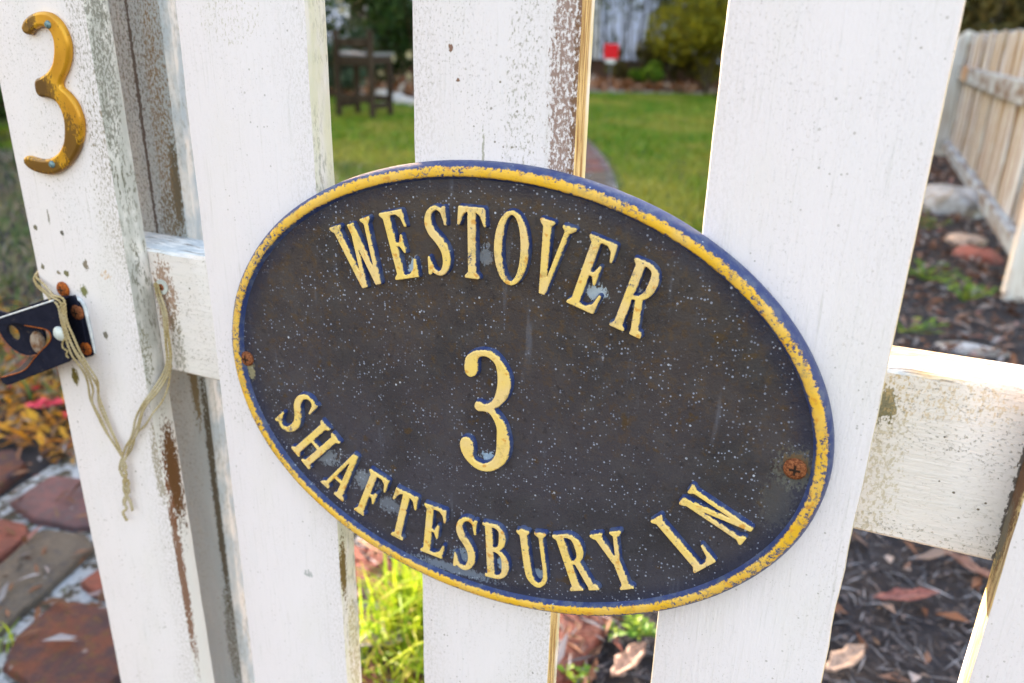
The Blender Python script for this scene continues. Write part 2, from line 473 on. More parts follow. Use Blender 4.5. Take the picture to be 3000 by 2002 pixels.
# plaque: cast metal, oxidised field, gold paint on the raised tops
def plaque_field():
    s = SH('plaque_field', rough=.55, spec=.35)
    x, y, z = s.xyz()
    base = s.mix(s.step(z, -.10, .10), (.060, .055, .070), (.064, .050, .048))
    base = s.mix(s.mul(s.step(s.noise(26, 5, off=2), .42, .72), .8), base, (.042, .038, .042))
    rust = s.mul(s.step(s.noise(240, 6, rough=.68), .50, .64), s.step(s.math('ADD', z, s.math('MULTIPLY', s.noise(20, 2), .10)), -.03, .13))
    base = s.mix(s.mul(rust, .50), base, (.105, .058, .022))
    base = s.mix(s.mul(s.step(s.noise(105, 3, off=14), .66, .72), .6), base, (.085, .048, .016))
    base = s.mix(s.mul(s.step(s.noise(210, 4, off=6), .62, .72), .5), base, (.025, .022, .026))
    edge = s.math('SQRT', s.math('ADD', s.math('POWER', s.math('MULTIPLY', x, 1/.168), 2.0), s.math('POWER', s.math('MULTIPLY', z, 1/.121), 2.0)))
    base = s.mix(s.mul(s.step(edge, .93, 1.0), .55), base, (.020, .026, .060))
    cl = s.step(s.noise(70, 4, off=4), .40, .64)
    w1 = s.mul(s.spots(360, .26, .12), cl)
    w2 = s.mul(s.spots(640, .40, .42), s.step(s.noise(45, 3, off=8), .34, .60))
    drip = s.mul(s.step(s.noise(150, 3, (1, 1, .12), off=15), .60, .74), s.step(s.noise(22, 2, off=16), .42, .62))
    base = s.mix(s.mul(drip, .22), base, (.22, .24, .32))
    base = s.mix(s.mul(w1, .75), base, (.62, .66, .80))
    base = s.mix(s.mul(w2, .7), base, (.36, .39, .52))
    nz = s.noise(330, 5, rough=.7)
    for (cx, cz, rx, rz, amt, c) in [(-.0445, .071, .0045, .006, .8, (.50, .60, .72)), (.058, .072, .006, .005, .75, (.50, .58, .68)), (.079, .071, .004, .006, .6, (.5, .55, .65)),
            (-.112, -.061, .012, .007, .35, (.42, .48, .58)), (-.082, -.071, .010, .008, .35, (.42, .48, .58)), (-.066, -.084, .010, .006, .28, (.40, .46, .58)), (.012, -.103, .005, .005, .7, (.40, .55, .75)), (-.015, -.106, .008, .006, .4, (.40, .52, .70)),
            (.036, -.103, .005, .004, .5, (.40, .52, .70)), (.002, -.034, .006, .004, .7, (.40, .55, .75)), (-.020, -.117, .03, .004, .3, (.40, .50, .68)), (-.002, .083, .004, .006, .3, (.45, .5, .6)),
            (.163, -.0005, .0115, .012, .40, (.17, .17, .14)), (.157, -.020, .009, .018, .22, (.15, .15, .14)), (-.165, -.012, .0035, .008, .6, (.42, .36, .20)), (.163, .001, .0075, .0075, .7, (.15, .08, .03))]:
        base = s.mix(s.mul(s.blob(cx, cz, rx, rz, nz, 0, 1.3), amt), base, c)
    s.bump(s.math('ADD', s.noise(700, 5, rough=.7), s.math('MULTIPLY', s.noise(120, 3), .6)), .0006, .5)
    return s.done(base, s.step(s.noise(90, 4, off=3), .1, 1.2))

def gold_top(name, gold1, gold2, y_on, worn, navy=(.028, .048, .165)):
    s = SH(name, rough=.5, spec=.4)
    x, y, z = s.xyz()
    g = s.mix(s.step(s.noise(60, 3), .35, .68), gold1, gold2)
    g = s.mix(s.mul(s.step(s.noise(200, 5, off=5), .58, .68), .8), g, (.66, .27, .03))
    g = s.mix(s.mul(s.step(s.noise(110, 5, rough=.7, off=9), .55, .66), .45), g, (.42, .28, .10))
    rag = s.math('MULTIPLY', s.math('SUBTRACT', s.noise(420, 5, rough=.7, off=1), .5), .0045)
    on = s.step(s.math('ADD', y, rag), y_on+.0002, y_on-.0003)
    zone = s.math('ADD', s.noise(38, 4, off=7), s.math('MULTIPLY', s.math('ADD', s.step(x, .10, .17), s.step(x, -.12, -.16)), .16*worn))
    wear = s.mul(s.step(s.noise(430, 6, rough=.78, off=2), .53, .585), s.step(zone, .56-.10*worn, .70-.10*worn))
    on = s.mul(on, s.math('SUBTRACT', 1.0, wear))
    dark = s.mix(s.step(s.noise(160, 5, rough=.7), .42, .66), navy, (.085, .11, .20))
    dark = s.mix(s.mul(s.spots(420, .25, .16), .7), dark, (.50, .58, .70))
    s.bump(s.math('ADD', s.noise(800, 4, rough=.65), s.math('MULTIPLY', on, .8)), .0004, .5)
    return s.done(s.mix(on, dark, g))

M_FIELD = plaque_field()
M_RIM = gold_top('plaque_rim', (.80, .44, .022), (.78, .47, .09), -.0093, .75)
M_LET = gold_top('plaque_letter', (.86, .59, .16), (.83, .58, .25), -.0096, -.05)
def rust_mat():
    s = SH('rusty_screw', .8, 0, .2)
    n = s.noise(900, 5, rough=.7)
    s.bump(n, .0006, .8)
    return s.done(s.mix(s.step(n, .38, .62), (.13, .035, .014), (.34, .12, .05)))
M_RUST = rust_mat()
M_RUSTO = simple('orange_rust', (.45, .11, .015), (.16, .04, .012), 700, .8, .2)
M_DARKSLOT = simple('screw_recess', (.02, .012, .01), (.05, .025, .015), 500, .8, .2)
def brass():
    s = SH('tarnished_brass', .38, .35, .5)
    x, y, z = s.xyz()
    n = s.noise(70, 4, rough=.6)
    c = s.mix(s.step(s.noise(34, 3, off=3), .40, .68), (.72, .37, .018), (.55, .25, .012))
    nz = s.noise(120, 5, rough=.6)
    for cx, cz, rx, rz in [(-.126, .108, .026, .0065), (-.1195, .193, .008, .010), (-.117, .159, .010, .010), (-.096, .122, .010, .024), (-.113, .158, .012, .012), (-.114, .199, .006, .006)]:
        c = s.mix(s.mul(s.blob(cx, cz, rx, rz, nz, 0, 1.0), .80), c, (.105, .050, .014))
    c = s.mix(s.mul(s.step(s.noise(430, 4, off=6), .62, .70), .6), c, (.16, .07, .015))
    s.bump(n, .0006, .35)
    return s.done(c)
M_BRASS = brass()
M_VERDI = simple('verdigris_screw', (.06, .13, .15), (.20, .30, .33), 700, .6, .5, bump=.0003)
def latch_mat():
    s = SH('latch_paint', .75, 0, .08)
    n = s.noise(120, 5, rough=.65)
    c = s.mix(s.step(n, .3, .7), (.009, .010, .022), (.016, .017, .032))
    c = s.mix(s.mul(s.step(s.noise(230, 5, off=3, rough=.7), .63, .68), .8), c, (.10, .08, .07))
    s.bump(s.noise(600, 3), .0003, .4)
    return s.done(c)
M_LATCH = latch_mat()
M_LATCHEDGE = simple('latch_worn_edge', (.36, .11, .04), (.10, .07, .06), 300, .7, .3)
M_BAREZINC = simple('worn_white_metal', (.72, .74, .78), (.50, .52, .56), 200, .5, .4)
M_ZINC = simple('zinc_rivet', (.50, .53, .52), (.64, .66, .64), 250, .4, .5)
def twine_mat():
    s = SH('twine', .9, 0, .1)
    c = s.mix(s.step(s.noise(900, 3), .35, .65), (.50, .39, .21), (.32, .235, .115))
    c = s.mix(s.mul(s.step(s.noise(60, 3, off=2), .4, .7), .6), c, (.56, .48, .36))
    s.bump(s.noise(2200, 3), .0004, .7)
    return s.done(c)
M_TWINE = twine_mat()

# ------------------------------------------------------------------ the gate
gate = empty('gate', (.30, 0, 0))
tag(gate, 'white painted wooden picket gate that carries the oval name plaque', 'gate')

def picket_mesh(name, mat, xl, xr, zb, zt, parent, xo, seed, T=TPK, y0=0.0, notch=()):
    """board between the lines xl(z), xr(z) with eased edges, slightly uneven; zb..zt in the plaque's levels"""
    r = np.random.default_rng(seed)
    zs = np.arange(zb, zt, .012)
    V = []; nb = 12; e = .0016
    wl = np.convolve(r.normal(size=len(zs)+8), np.ones(5)/5, 'same')[4:-4]*.00045
    wr = np.convolve(r.normal(size=len(zs)+8), np.ones(5)/5, 'same')[4:-4]*.00045
    for z, a, b in zip(zs, wl, wr):
        l = xl(z)+a-xo; q = xr(z)+b-xo
        for nz, dd in notch:
            q -= dd*math.exp(-((z-nz)/.006)**2)
        y1 = y0+T
        V += [(l, y0+e, z), (l+e*.3, y0+e*.3, z), (l+e, y0, z), (q-e, y0, z), (q-e*.3, y0+e*.3, z), (q, y0+e, z),
              (q, y1-e, z), (q-e*.3, y1-e*.3, z), (q-e, y1, z), (l+e, y1, z), (l+e*.3, y1-e*.3, z), (l, y1-e, z)]
    n = len(zs)
    mid = (xl(zt)+xr(zt))/2-xo
    V += [(mid+(v[0]-mid)*.06, v[1], zt+.045) for v in V[-nb:]]      # pointed head
    n += 1
    F = []
    for i in range(n-1):
        for k in range(nb):
            j = (k+1) % nb
            F.append((i*nb+k, i*nb+j, i*nb+nb+j, i*nb+nb+k))
    F.append(tuple(range(nb-1, -1, -1))); F.append(tuple(range((n-1)*nb, n*nb)))
    return build(name, V, F, mat, parent, (xo, 0, ZG), smooth=40)

ZB, ZT = -.60, .335
picket_mesh('picket', M_P1, lambda z: -.1580-.0100*z, lambda z: -.0674-.0173*z, ZB, ZT, gate, -.1527, 1)
mats = [M_P2, M_P3, M_P4, M_P5, M_PX, M_PX]
for i, m in enumerate(mats):
    x0 = PITCH*i
    nt = [(-.078, .0016), (-.052, -.0008)] if i == 2 else []
    picket_mesh('picket', m, lambda z, x0=x0: x0, lambda z, x0=x0: x0+WPK, ZB, ZT, gate, x0, 2+i, notch=nt)

def rail_mesh(name, z0, z1, mat, xa, xb):
    r = np.random.default_rng(int(abs(z0)*999))
    xs = np.arange(xa, xb, .012); V = []
    y0, y1 = TPK, .0564
    for x in xs:
        j = r.normal(size=4)*.0005
        e = .0018
        V += [(x, y0, z0+e), (x, y0, z1-e+j[0]), (x, y0+e, z1+j[1]), (x, y0+.012, z1+j[2]*1.4), (x, y0+.026, z1+j[3]*1.4), (x, y1-e, z1), (x, y1, z1-e), (x, y1, z0+e), (x, y1-e, z0), (x, y0+e, z0)]
    nb = 10; F = []
    for i in range(len(xs)-1):
        for k in range(nb):
            q = (k+1) % nb
            F.append((i*nb+q, i*nb+k, i*nb+nb+k, i*nb+nb+q))
    F.append(tuple(range(nb))); F.append(tuple(range(len(xs)*nb-1, (len(xs)-1)*nb-1, -1)))
    return build(name, V, F, mat, gate, (0, 0, ZG), smooth=35)
rail_mesh('rail', -.035, .0544, M_RAIL, -.154, .852)
rail_mesh('rail', -.500, -.411, M_RAIL, -.154, .852)
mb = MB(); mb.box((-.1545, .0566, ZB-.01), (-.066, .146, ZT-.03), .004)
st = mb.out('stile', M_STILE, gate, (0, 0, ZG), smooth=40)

def screw(name, parent, x, y, z, r, mat, loc, slot=True, dome=.45):
    """pan-head screw facing the camera side, with a cross recess"""
    V = []; F = []; n = 20
    rings = [(1.0, 0), (1.0, -.22), (.86, -.36), (.55, -dome), (.0, -dome-.03)]
    for k, (q, d) in enumerate(rings[:-1]):
        for i in range(n):
            a = 2*PI*i/n
            V.append((math.cos(a)*r*q, d*r, math.sin(a)*r*q))
    V.append((0, -(dome+.03)*r, 0))
    for k in range(3):
        for i in range(n):
            j = (i+1) % n
            F.append((k*n+i, k*n+j, k*n+n+j, k*n+n+i))
    for i in range(n): F.append((3*n+i, 3*n+(i+1) % n, 4*n))
    o = build(name, V, F, mat, parent, (loc[0]+x, loc[1]+y, loc[2]+z), smooth=50)
    if slot:
        m = MB(); w = r*.10; l = r*.48; yy = -(dome+.05)*r
        m.box((-w, yy, -l), (w, yy+r*.2, l)); m.box((-l, yy-.00005, -w), (l, yy+r*.2, w))
        m.out('recess', M_DARKSLOT, o, (loc[0]+x, loc[1]+y, loc[2]+z))
    return o
# washer-headed screw in the rail
w = MB()
ws = screw('screw', gate, -.0597, TPK-.0005, .0284, .0026, M_RUST, (0, 0, ZG))
m = MB(); m.tube([(-.0597, TPK-.0012, .0284), (-.0597, TPK+.001, .0284)], [.0052, .0054], 20)
m.out('washer', M_ZINC, gate, (0, 0, ZG), smooth=50)
screw('screw', gate, -.1335, -.0003, .0212, .0056, M_RUSTO, (0, 0, ZG))

# ------------------------------------------------------------------ the oval plaque
PC = (.2009, -.0012, .0069+ZG)
plaque = empty('name_plaque', PC)
tag(plaque, 'oval cast metal plaque with gold rim and raised gold lettering, screwed across the gate pickets', 'plaque')
PA, PB = .1752, .1283
N = 240
th = np.arange(N)*2*PI/N
rot0 = math.radians(.45)
def ell(off):
    c, s = np.cos(th), np.sin(th)
    nx, nz = c/PA, s/PB; L = np.hypot(nx, nz)
    x = PA*c+off*nx/L; z = PB*s+off*nz/L
    wob = 1+.0022*np.sin(3*th+.6)+.0016*np.sin(5*th+2)
    x, z = x*wob, z*wob
    return x*math.cos(rot0)-z*math.sin(rot0), x*math.sin(rot0)+z*math.cos(rot0)
prof = [(.0012, .0012), (.0026, 0.0), (.0030, -.0030), (.0026, -.0062), (.0014, -.0086), (.0002, -.0096), (-.0014, -.0101), (-.0034, -.0101), (-.0042, -.0098), (-.0047, -.0090), (-.0053, -.0076), (-.0062, -.0064)]
rj = np.random.default_rng(3)
V = []; 
for k, (o, y) in enumerate(prof):
    jit = np.convolve(rj.normal(size=N+10), np.ones(5)/5, 'same')[5:-5]*(.00022 if 3 < k < 11 else .00008)
    x, z = ell(o+jit); V.append(np.stack([x, np.full(N, y), z], 1))
V = np.concatenate(V); K = len(prof); F = []
for k in range(K-1):
    for i in range(N):
        j = (i+1) % N
        F.append((k*N+i, k*N+j, k*N+N+j, k*N+N+i))
build('rim', V, F, M_RIM, plaque, PC, smooth=70)
x, z = ell(-.0056); rings = 14; V = []; F = []
for q in range(rings):
    t = 1-q/rings
    V += list(zip(x*t, np.full(N, -.0066), z*t))
V.append((0, -.0066, 0))
for q in range(rings-1):
    for i in range(N):
        j = (i+1) % N
        F.append((q*N+i, q*N+j, q*N+N+j, q*N+N+i))
for i in range(N): F.append(((rings-1)*N+i, (rings-1)*N+(i+1) % N, rings*N))
V2 = [(a, 0.0008, c) for a, b, c in V[:N]]; b0 = len(V); V += V2; F.append(tuple(range(b0+N-1, b0-1, -1)))
build('field', V, F, M_FIELD, plaque, PC)

# ---- letters: signed distance shapes, in millimetres
class Glyph:
    def __init__(self): self.p = []
    def poly(self, *pts): self.p.append(('p', np.array(pts, float))); return self
    def stroke(self, pts, hw, per=7):
        P = catmull(np.c_[np.array(pts, float), np.array(hw, float)], per); self.p.append(('s', P)); return self
    def ring(self, cx, cy, a, b, a2, b2): self.p.append(('r', (cx, cy, a, b, a2, b2))); return self
    def bar(self, x0, y0, x1, y1, w0, w1=None):
        """straight stem with flat ends, half widths measured across x"""
        w1 = w0 if w1 is None else w1
        return self.poly((x0-w0, y0), (x0+w0, y0), (x1+w1, y1), (x1-w1, y1))
    def hbar(self, x0, x1, y, h): return self.poly((x0, y-h), (x1, y-h), (x1, y+h), (x0, y+h))
    def serif(self, x, y, half, d, wn=1.8):
        return self.poly((x-half, y), (x+half, y), (x+half*.95, y+1.3*d), (x+wn+.2, y+3.2*d), (x-wn-.2, y+3.2*d), (x-half*.95, y+1.3*d))
    def field(self, X, Y):
        D = np.full(X.shape, 1e9)
        for k, q in self.p:
            if k == 'p':
                n = len(q); d = np.full(X.shape, 1e9); ins = np.zeros(X.shape, bool)
                for i in range(n):
                    a, b = q[i], q[(i+1) % n]; e = b-a
                    t = np.clip(((X-a[0])*e[0]+(Y-a[1])*e[1])/(e@e+1e-9), 0, 1)
                    d = np.minimum(d, np.hypot(X-a[0]-t*e[0], Y-a[1]-t*e[1]))
                    c = (a[1] > Y) != (b[1] > Y)
                    with np.errstate(divide='ignore', invalid='ignore'):
                        xi = a[0]+(Y-a[1])*(e[0]/(e[1] if abs(e[1]) > 1e-12 else 1e-12))
                    ins ^= c & (X < xi)
                D = np.minimum(D, np.where(ins, -d, d))
            elif k == 's':
                for a, b in zip(q[:-1], q[1:]):
                    e = b[:2]-a[:2]
                    t = np.clip(((X-a[0])*e[0]+(Y-a[1])*e[1])/(e@e+1e-9), 0, 1)
                    D = np.minimum(D, np.hypot(X-a[0]-t*e[0], Y-a[1]-t*e[1])-(a[2]+t*(b[2]-a[2])))
            else:
                cx, cy, a, b, a2, b2 = q
                o = (np.hypot((X-cx)/a, (Y-cy)/b)-1)*min(a, b)
                i = (np.hypot((X-cx)/a2, (Y-cy)/b2)-1)*min(a2, b2)
                D = np.minimum(D, np.maximum(o, -i))
        return D

def contours(G, w, h=37.0, g=.34):
    xs = np.arange(-3, w+3, g); ys = np.arange(-3, h+3, g)
    X, Y = np.meshgrid(xs, ys); D = G.field(X, Y)+1e-5
    # slight smoothing: cast metal has no razor corners
    D = (D+np.roll(D, 1, 0)+np.roll(D, -1, 0)+np.roll(D, 1, 1)+np.roll(D, -1, 1))/5
    nxt = {}
    def pt(i0, j0, i1, j1):
        a, b = D[i0, j0], D[i1, j1]; t = a/(a-b)
        return (xs[j0]+(xs[j1]-xs[j0])*t, ys[i0]+(ys[i1]-ys[i0])*t)
    I, J = D.shape; inn = D < 0
    cell = inn[:-1, :-1].astype(int)+2*inn[:-1, 1:]+4*inn[1:, 1:]+8*inn[1:, :-1]
    co = {}
    for i, j in zip(*np.nonzero((cell > 0) & (cell < 15))):
        c = cell[i, j]
        e = {'b': (('h', i, j), (i, j, i, j+1)), 'r': (('v', i, j+1), (i, j+1, i+1, j+1)), 't': (('h', i+1, j), (i+1, j, i+1, j+1)), 'l': (('v', i, j), (i, j, i+1, j))}
        segs = {1: 'lb', 2: 'br', 3: 'lr', 4: 'rt', 5: 'lbrt', 6: 'bt', 7: 'lt', 8: 'tl', 9: 'tb', 10: 'brtl', 11: 'tr', 12: 'rl', 13: 'rb', 14: 'bl'}[c]
        for k in range(0, len(segs), 2):
            a, b = e[segs[k]], e[segs[k+1]]
            nxt[a[0]] = b[0]
            for q in (a, b):
                if q[0] not in co: co[q[0]] = pt(*q[1])
    loops = []
    while nxt:
        s = next(iter(nxt)); L = []; k = s
        while k in nxt:
            L.append(co[k]); k = nxt.pop(k)
        if len(L) > 12:
            L = np.array(L)
            for _ in range(2): L = (np.roll(L, 1, 0)+2*L+np.roll(L, -1, 0))/4
            loops.append(L)
    return loops

T, t = 2.15, 1.15
def g_W(): return (Glyph().bar(4.0, 37, 10.2, 0, 2.0, 1.7).bar(15.0, 33, 10.6, 0, 1.1, 1.2).bar(14.6, 36, 19.9, 0, 2.1, 1.7).bar(25.4, 37, 20.4, 0, 1.2)
                   .serif(4.0, 37, 3.9, -1).serif(25.2, 37, 3.4, -1, 1.1), 29)
def g_E(): return (Glyph().bar(4.6, 0, 4.6, 37, T).serif(4.3, 0, 3.9, 1).serif(4.3, 37, 3.9, -1).hbar(4, 15, 36, 1.0).hbar(4, 10.8, 18.8, .95).hbar(4, 15.6, 1.05, 1.05)
                   .poly((10.2, 35.6), (15.2, 37), (15.6, 27.6), (14.6, 27.6), (13.4, 32.6)).poly((8.6, 19.4), (10.6, 24), (11.4, 24), (11.4, 13.8), (10.6, 13.8), (8.6, 18.0))
                   .poly((9.6, 1.2), (13.6, 4.6), (15.4, 10.2), (16.4, 10.2), (15.6, 0)), 16.5)
def g_F(): return (Glyph().bar(4.6, 0, 4.6, 37, T).serif(4.5, 0, 4.1, 1).serif(4.3, 37, 3.9, -1).hbar(4, 15, 36, 1.0).hbar(4, 10.8, 18.2, .95)
                   .poly((10.2, 35.6), (15.2, 37), (15.8, 27.2), (14.8, 27.2), (13.4, 32.6)).poly((8.6, 18.8), (10.6, 23), (11.4, 23), (11.4, 13.2), (10.6, 13.2), (8.6, 17.4)), 16.5)
def g_S(): return (Glyph().stroke([(12.3, 30.5), (11.2, 34.2), (7.8, 36.0), (3.9, 33.8), (2.6, 28.6), (4.4, 23.4), (8.6, 18.6), (11.6, 13.2), (11.9, 7.2), (9.9, 2.6), (6.9, 1.05), (3.6, 2.8), (1.9, 7.2)],
                   [.75, .9, 1.05, 1.35, 1.95, 2.2, 2.3, 2.25, 2.05, 1.55, 1.1, .95, .8])
                   .poly((11.6, 36.8), (13.2, 36.8), (13.4, 27.0), (12.4, 27.0), (10.8, 33.2)).poly((.7, .2), (2.3, .2), (3.6, 3.2), (1.9, 10.0), (.9, 10.0)), 14.3)
def g_T(): return (Glyph().bar(8.3, 0, 8.3, 37, T).serif(8.3, 0, 4.2, 1).hbar(1.0, 15.6, 36, 1.0)
                   .poly((1.0, 37), (.2, 27.4), (1.2, 27.4), (3.4, 32.8), (6.6, 35.2), (6.6, 37)).poly((15.6, 37), (16.4, 27.4), (15.4, 27.4), (13.2, 32.8), (10, 35.2), (10, 37)), 16.6)
def g_O(): return (Glyph().ring(9.2, 18.5, 9.2, 18.9, 5.2, 17.0), 18.4)
def g_V(): return (Glyph().bar(4.2, 37, 9.4, 0, 2.1, 1.6).bar(15.6, 37, 9.9, 0, 1.15, 1.1).serif(4.2, 37, 3.9, -1).serif(15.8, 37, 3.5, -1, 1.1), 19.2)
def g_R(): return (Glyph().bar(4.6, 0, 4.6, 37, T).serif(4.6, 0, 4.1, 1).serif(4.3, 37, 3.7, -1)
                   .stroke([(5, 35.9), (9.2, 35.8), (12.6, 33.6), (13.9, 28.4), (12.9, 22.4), (9.6, 18.9), (5, 18.2)], [1.05, 1.1, 1.5, 2.15, 1.7, 1.1, .95])
                   .bar(10.0, 19.0, 14.3, 0, 1.75, 1.9).serif(14.9, 0, 3.2, 1, 1.9), 18)
def g_H(): return (Glyph().bar(4.6, 0, 4.6, 37, T).bar(15.2, 0, 15.2, 37, T).hbar(4, 16, 18.6, 1.0).serif(4.6, 0, 4.1, 1).serif(4.6, 37, 4.1, -1).serif(15.2, 0, 4.1, 1).serif(15.2, 37, 4.1, -1), 19.8)
def g_A(): return (Glyph().bar(3.6, 0, 9.4, 37, 1.15, 1.0).bar(15.6, 0, 10.2, 37, 2.2, 1.6).hbar(5.4, 13.6, 11.6, .95).serif(3.6, 0, 3.4, 1, 1.2).serif(15.6, 0, 4.0, 1, 2.1), 19.6)
def g_B(): return (Glyph().bar(4.6, 0, 4.6, 37, T).hbar(.8, 5, 36.1, .9).hbar(.8, 5, .95, .95)
                   .stroke([(5, 35.9), (9.0, 35.8), (12.2, 33.4), (13.0, 28.2), (11.6, 22.8), (8.6, 20.2), (5, 19.8)], [1.05, 1.1, 1.4, 2.0, 1.5, 1.05, .95])
                   .stroke([(5, 19.6), (9.4, 19.2), (13.0, 16.2), (14.3, 10.4), (13.0, 4.4), (9.6, 1.4), (5, 1.05)], [.9, 1.05, 1.5, 2.2, 1.6, 1.15, 1.05]), 17)
def g_U(): return (Glyph().stroke([(4.6, 36), (4.6, 24), (4.7, 12), (5.8, 5.2), (10.0, 1.35), (14.4, 5.0), (15.6, 12), (15.6, 24), (15.6, 36)], [2.1, 2.15, 2.15, 2.0, 1.35, 1.2, 1.15, 1.15, 1.15])
                   .serif(4.6, 37, 4.1, -1).serif(15.6, 37, 3.7, -1, 1.1), 20)
def g_Y(): return (Glyph().bar(4.0, 37, 9.6, 17, 2.0, 1.9).bar(15.8, 37, 10.4, 17, 1.15, 1.2).bar(10.0, 0, 10.0, 18.2, T, 2.0).serif(10.0, 0, 4.3, 1).serif(4.0, 37, 3.9, -1).serif(15.9, 37, 3.5, -1, 1.1), 19.8)
def g_L(): return (Glyph().bar(4.6, 0, 4.6, 37, T).serif(4.6, 37, 4.1, -1).serif(4.3, 0, 3.9, 1).hbar(4, 15.4, 1.05, 1.05).poly((9.0, 1.2), (13.2, 4.6), (15.0, 11.5), (16.1, 11.5), (15.6, 0)), 16.6)
def g_N(): return (Glyph().bar(3.6, 0, 3.6, 37, 1.5).bar(14.4, 1, 14.4, 37, 1.35).bar(4.0, 36.6, 14.3, .4, 2.0, 1.5).serif(3.6, 0, 3.5, 1, 1.3).serif(14.4, 37, 3.4, -1, 1.2).serif(3.0, 37, 2.7, -1, 1.2), 17.4)
glyphs = {k[2:]: v for k, v in list(globals().items()) if k.startswith('g_')}

layout = [('W', (-70.8, 57.7), (-83.2, 92.3), 28.5), ('E', (-47.2, 65.5), (-56.7, 101.1), 16.1), ('S', (-27.5, 70.0), (-30.4, 106.7), 14.2), ('T', (-8.4, 71.0), (-9.1, 108.3), 16.6),
          ('O', (13.15, 70.9), (13.36, 108.3), 18.6), ('V', (30.9, 68.3), (37.6, 105.3), 19.2), ('E', (51.2, 64.0), (61.5, 99.9), 16.0), ('R', (74.5, 55.6), (84.6, 91.2), 17.2),
          ('S', (-141.8, -46.2), (-117.2, -20.8), 15.0), ('H', (-129.3, -65.4), (-104.0, -40.3), 19.2), ('A', (-106.4, -83.7), (-86.9, -52.8), 19.4), ('F', (-83.0, -95.0), (-69.8, -62.4), 16.0),
          ('T', (-59.1, -104.0), (-50.8, -69.5), 17.2), ('E', (-34.7, -109.1), (-31.2, -74.2), 16.4), ('S', (-13.1, -112.9), (-10.2, -75.6), 14.6), ('B', (9.6, -112.4), (7.3, -75.3), 17.0),
          ('U', (36.0, -109.8), (30.1, -73.4), 19.6), ('R', (63.8, -102.5), (50.8, -68.9), 18.6), ('Y', (88.0, -93.5), (73.0, -61.3), 19.4), ('L', (127.8, -66.1), (101.9, -41.7), 15.6), ('N', (146.2, -41.6), (113.3, -26.4), 13.8)]
for ch, b, c, wid in layout:
    G, w = glyphs[ch]()
    b = np.array(b); c = np.array(c); up = (c-b)/37.0; ux = up/np.linalg.norm(up); rx = np.array([ux[1], -ux[0]])*(wid/w)
    loops = [(b+(L[:, :1]-w/2)*rx+L[:, 1:]*up)/1000 for L in contours(G, w)]
    o = outline_mesh(loops, .0021, .0005, M_LET, 'letter', plaque, -.0083, PC, draft=.0010)
    o['label'] = 'raised gold letter '+ch
P3 = [(-12.4, 22.1), (-11.5, 26.0), (-8.3, 29.4), (-4.3, 31.4), (-0.4, 32.1), (4.2, 31.6), (8.2, 28.8), (11.6, 24.5), (14.0, 19.9), (14.8, 15.6), (14.2, 10.4), (12.1, 5.4), (8.8, 1.2), (5.7, -1.7), (8.9, -5.1), (11.9, -9.1), (14.0, -14.5), (15.2, -20.2), (15.2, -25.6), (13.6, -31.4), (10.2, -36.2), (5.5, -39.9), (0.8, -41.4), (-4.1, -41.1), (-8.9, -38.6), (-12.9, -34.3), (-14.9, -29.2), (-14.5, -25.1), (-11.8, -22.6), (-8.8, -23.1), (-7.1, -26.1), (-6.6, -30.3), (-6.9, -34.6), (-4.1, -36.7), (0.1, -36.9), (4.2, -34.4), (6.8, -30.0), (7.6, -25.0), (7.7, -19.0), (7.6, -13.0), (6.1, -8.7), (3.1, -4.6), (-0.4, -3.9), (-3.9, -4.4), (-6.0, -2.5), (-5.4, 0.3), (-3.1, 0.9), (0.1, 0.3), (3.3, 1.8), (5.5, 4.9), (6.8, 9.4), (7.5, 14.7), (7.2, 20.3), (6.0, 25.1), (3.1, 27.8), (-0.3, 28.8), (-3.4, 27.9), (-4.8, 25.5), (-4.9, 21.9), (-5.3, 17.8), (-8.2, 15.2), (-11.1, 16.1), (-12.3, 19.0)]
o = outline_mesh([catmull(P3, 4, True)/1000], .0022, .0006, M_LET, 'numeral', plaque, -.0083, PC, draft=.0012)
o['label'] = 'raised gold numeral 3'
screw('screw', plaque, -.1668, -.0067, -.0046, .0048, M_RUST, PC)
screw('screw', plaque, .1625, -.0067, -.0001, .0054, M_RUST, PC)

# ------------------------------------------------------------------ brass house number on the end picket
HN = (-.110, -.0004, .150+ZG)
num = empty('house_number', HN)
tag(num, 'tarnished brass numeral 3 screwed to the leftmost picket', 'house number')
N3 = [(-122.9, 194.5), (-119.2, 198.3), (-112.1, 201.5), (-103.5, 203.0), (-96.1, 202.1), (-90.1, 198.4), (-86.4, 193.2), (-84.6, 187.3), (-84.7, 181.9), (-86.9, 175.1), (-91.0, 168.8), (-95.8, 163.8), (-97.5, 159.9), (-92.5, 156.3), (-88.0, 151.6), (-85.1, 145.4), (-84.3, 138.3), (-86.1, 131.0), (-91.0, 121.9), (-98.7, 113.9), (-109.0, 107.0), (-119.8, 103.2), (-132.0, 103.1), (-140.4, 105.1), (-144.6, 108.2), (-144.4, 111.7), (-140.8, 113.7), (-133.7, 113.0), (-125.0, 112.7), (-116.8, 114.7), (-109.2, 119.0), (-103.9, 125.0), (-101.3, 131.4), (-100.0, 138.8), (-101.0, 145.2), (-104.5, 150.0), (-110.3, 152.0), (-117.6, 152.3), (-120.7, 154.9), (-120.9, 159.9), (-119.0, 163.2), (-114.3, 164.8), (-107.1, 168.2), (-101.6, 173.2), (-98.3, 180.2), (-97.2, 186.3), (-98.6, 191.0), (-101.9, 193.6), (-107.4, 194.1), (-113.3, 191.7), (-117.0, 189.4), (-121.1, 189.8), (-123.2, 191.8)]
outline_mesh([catmull(N3, 4, True)/1000], .0024, .0020, M_BRASS, 'numeral', num, -.0022, (0, 0, ZG), res=4)
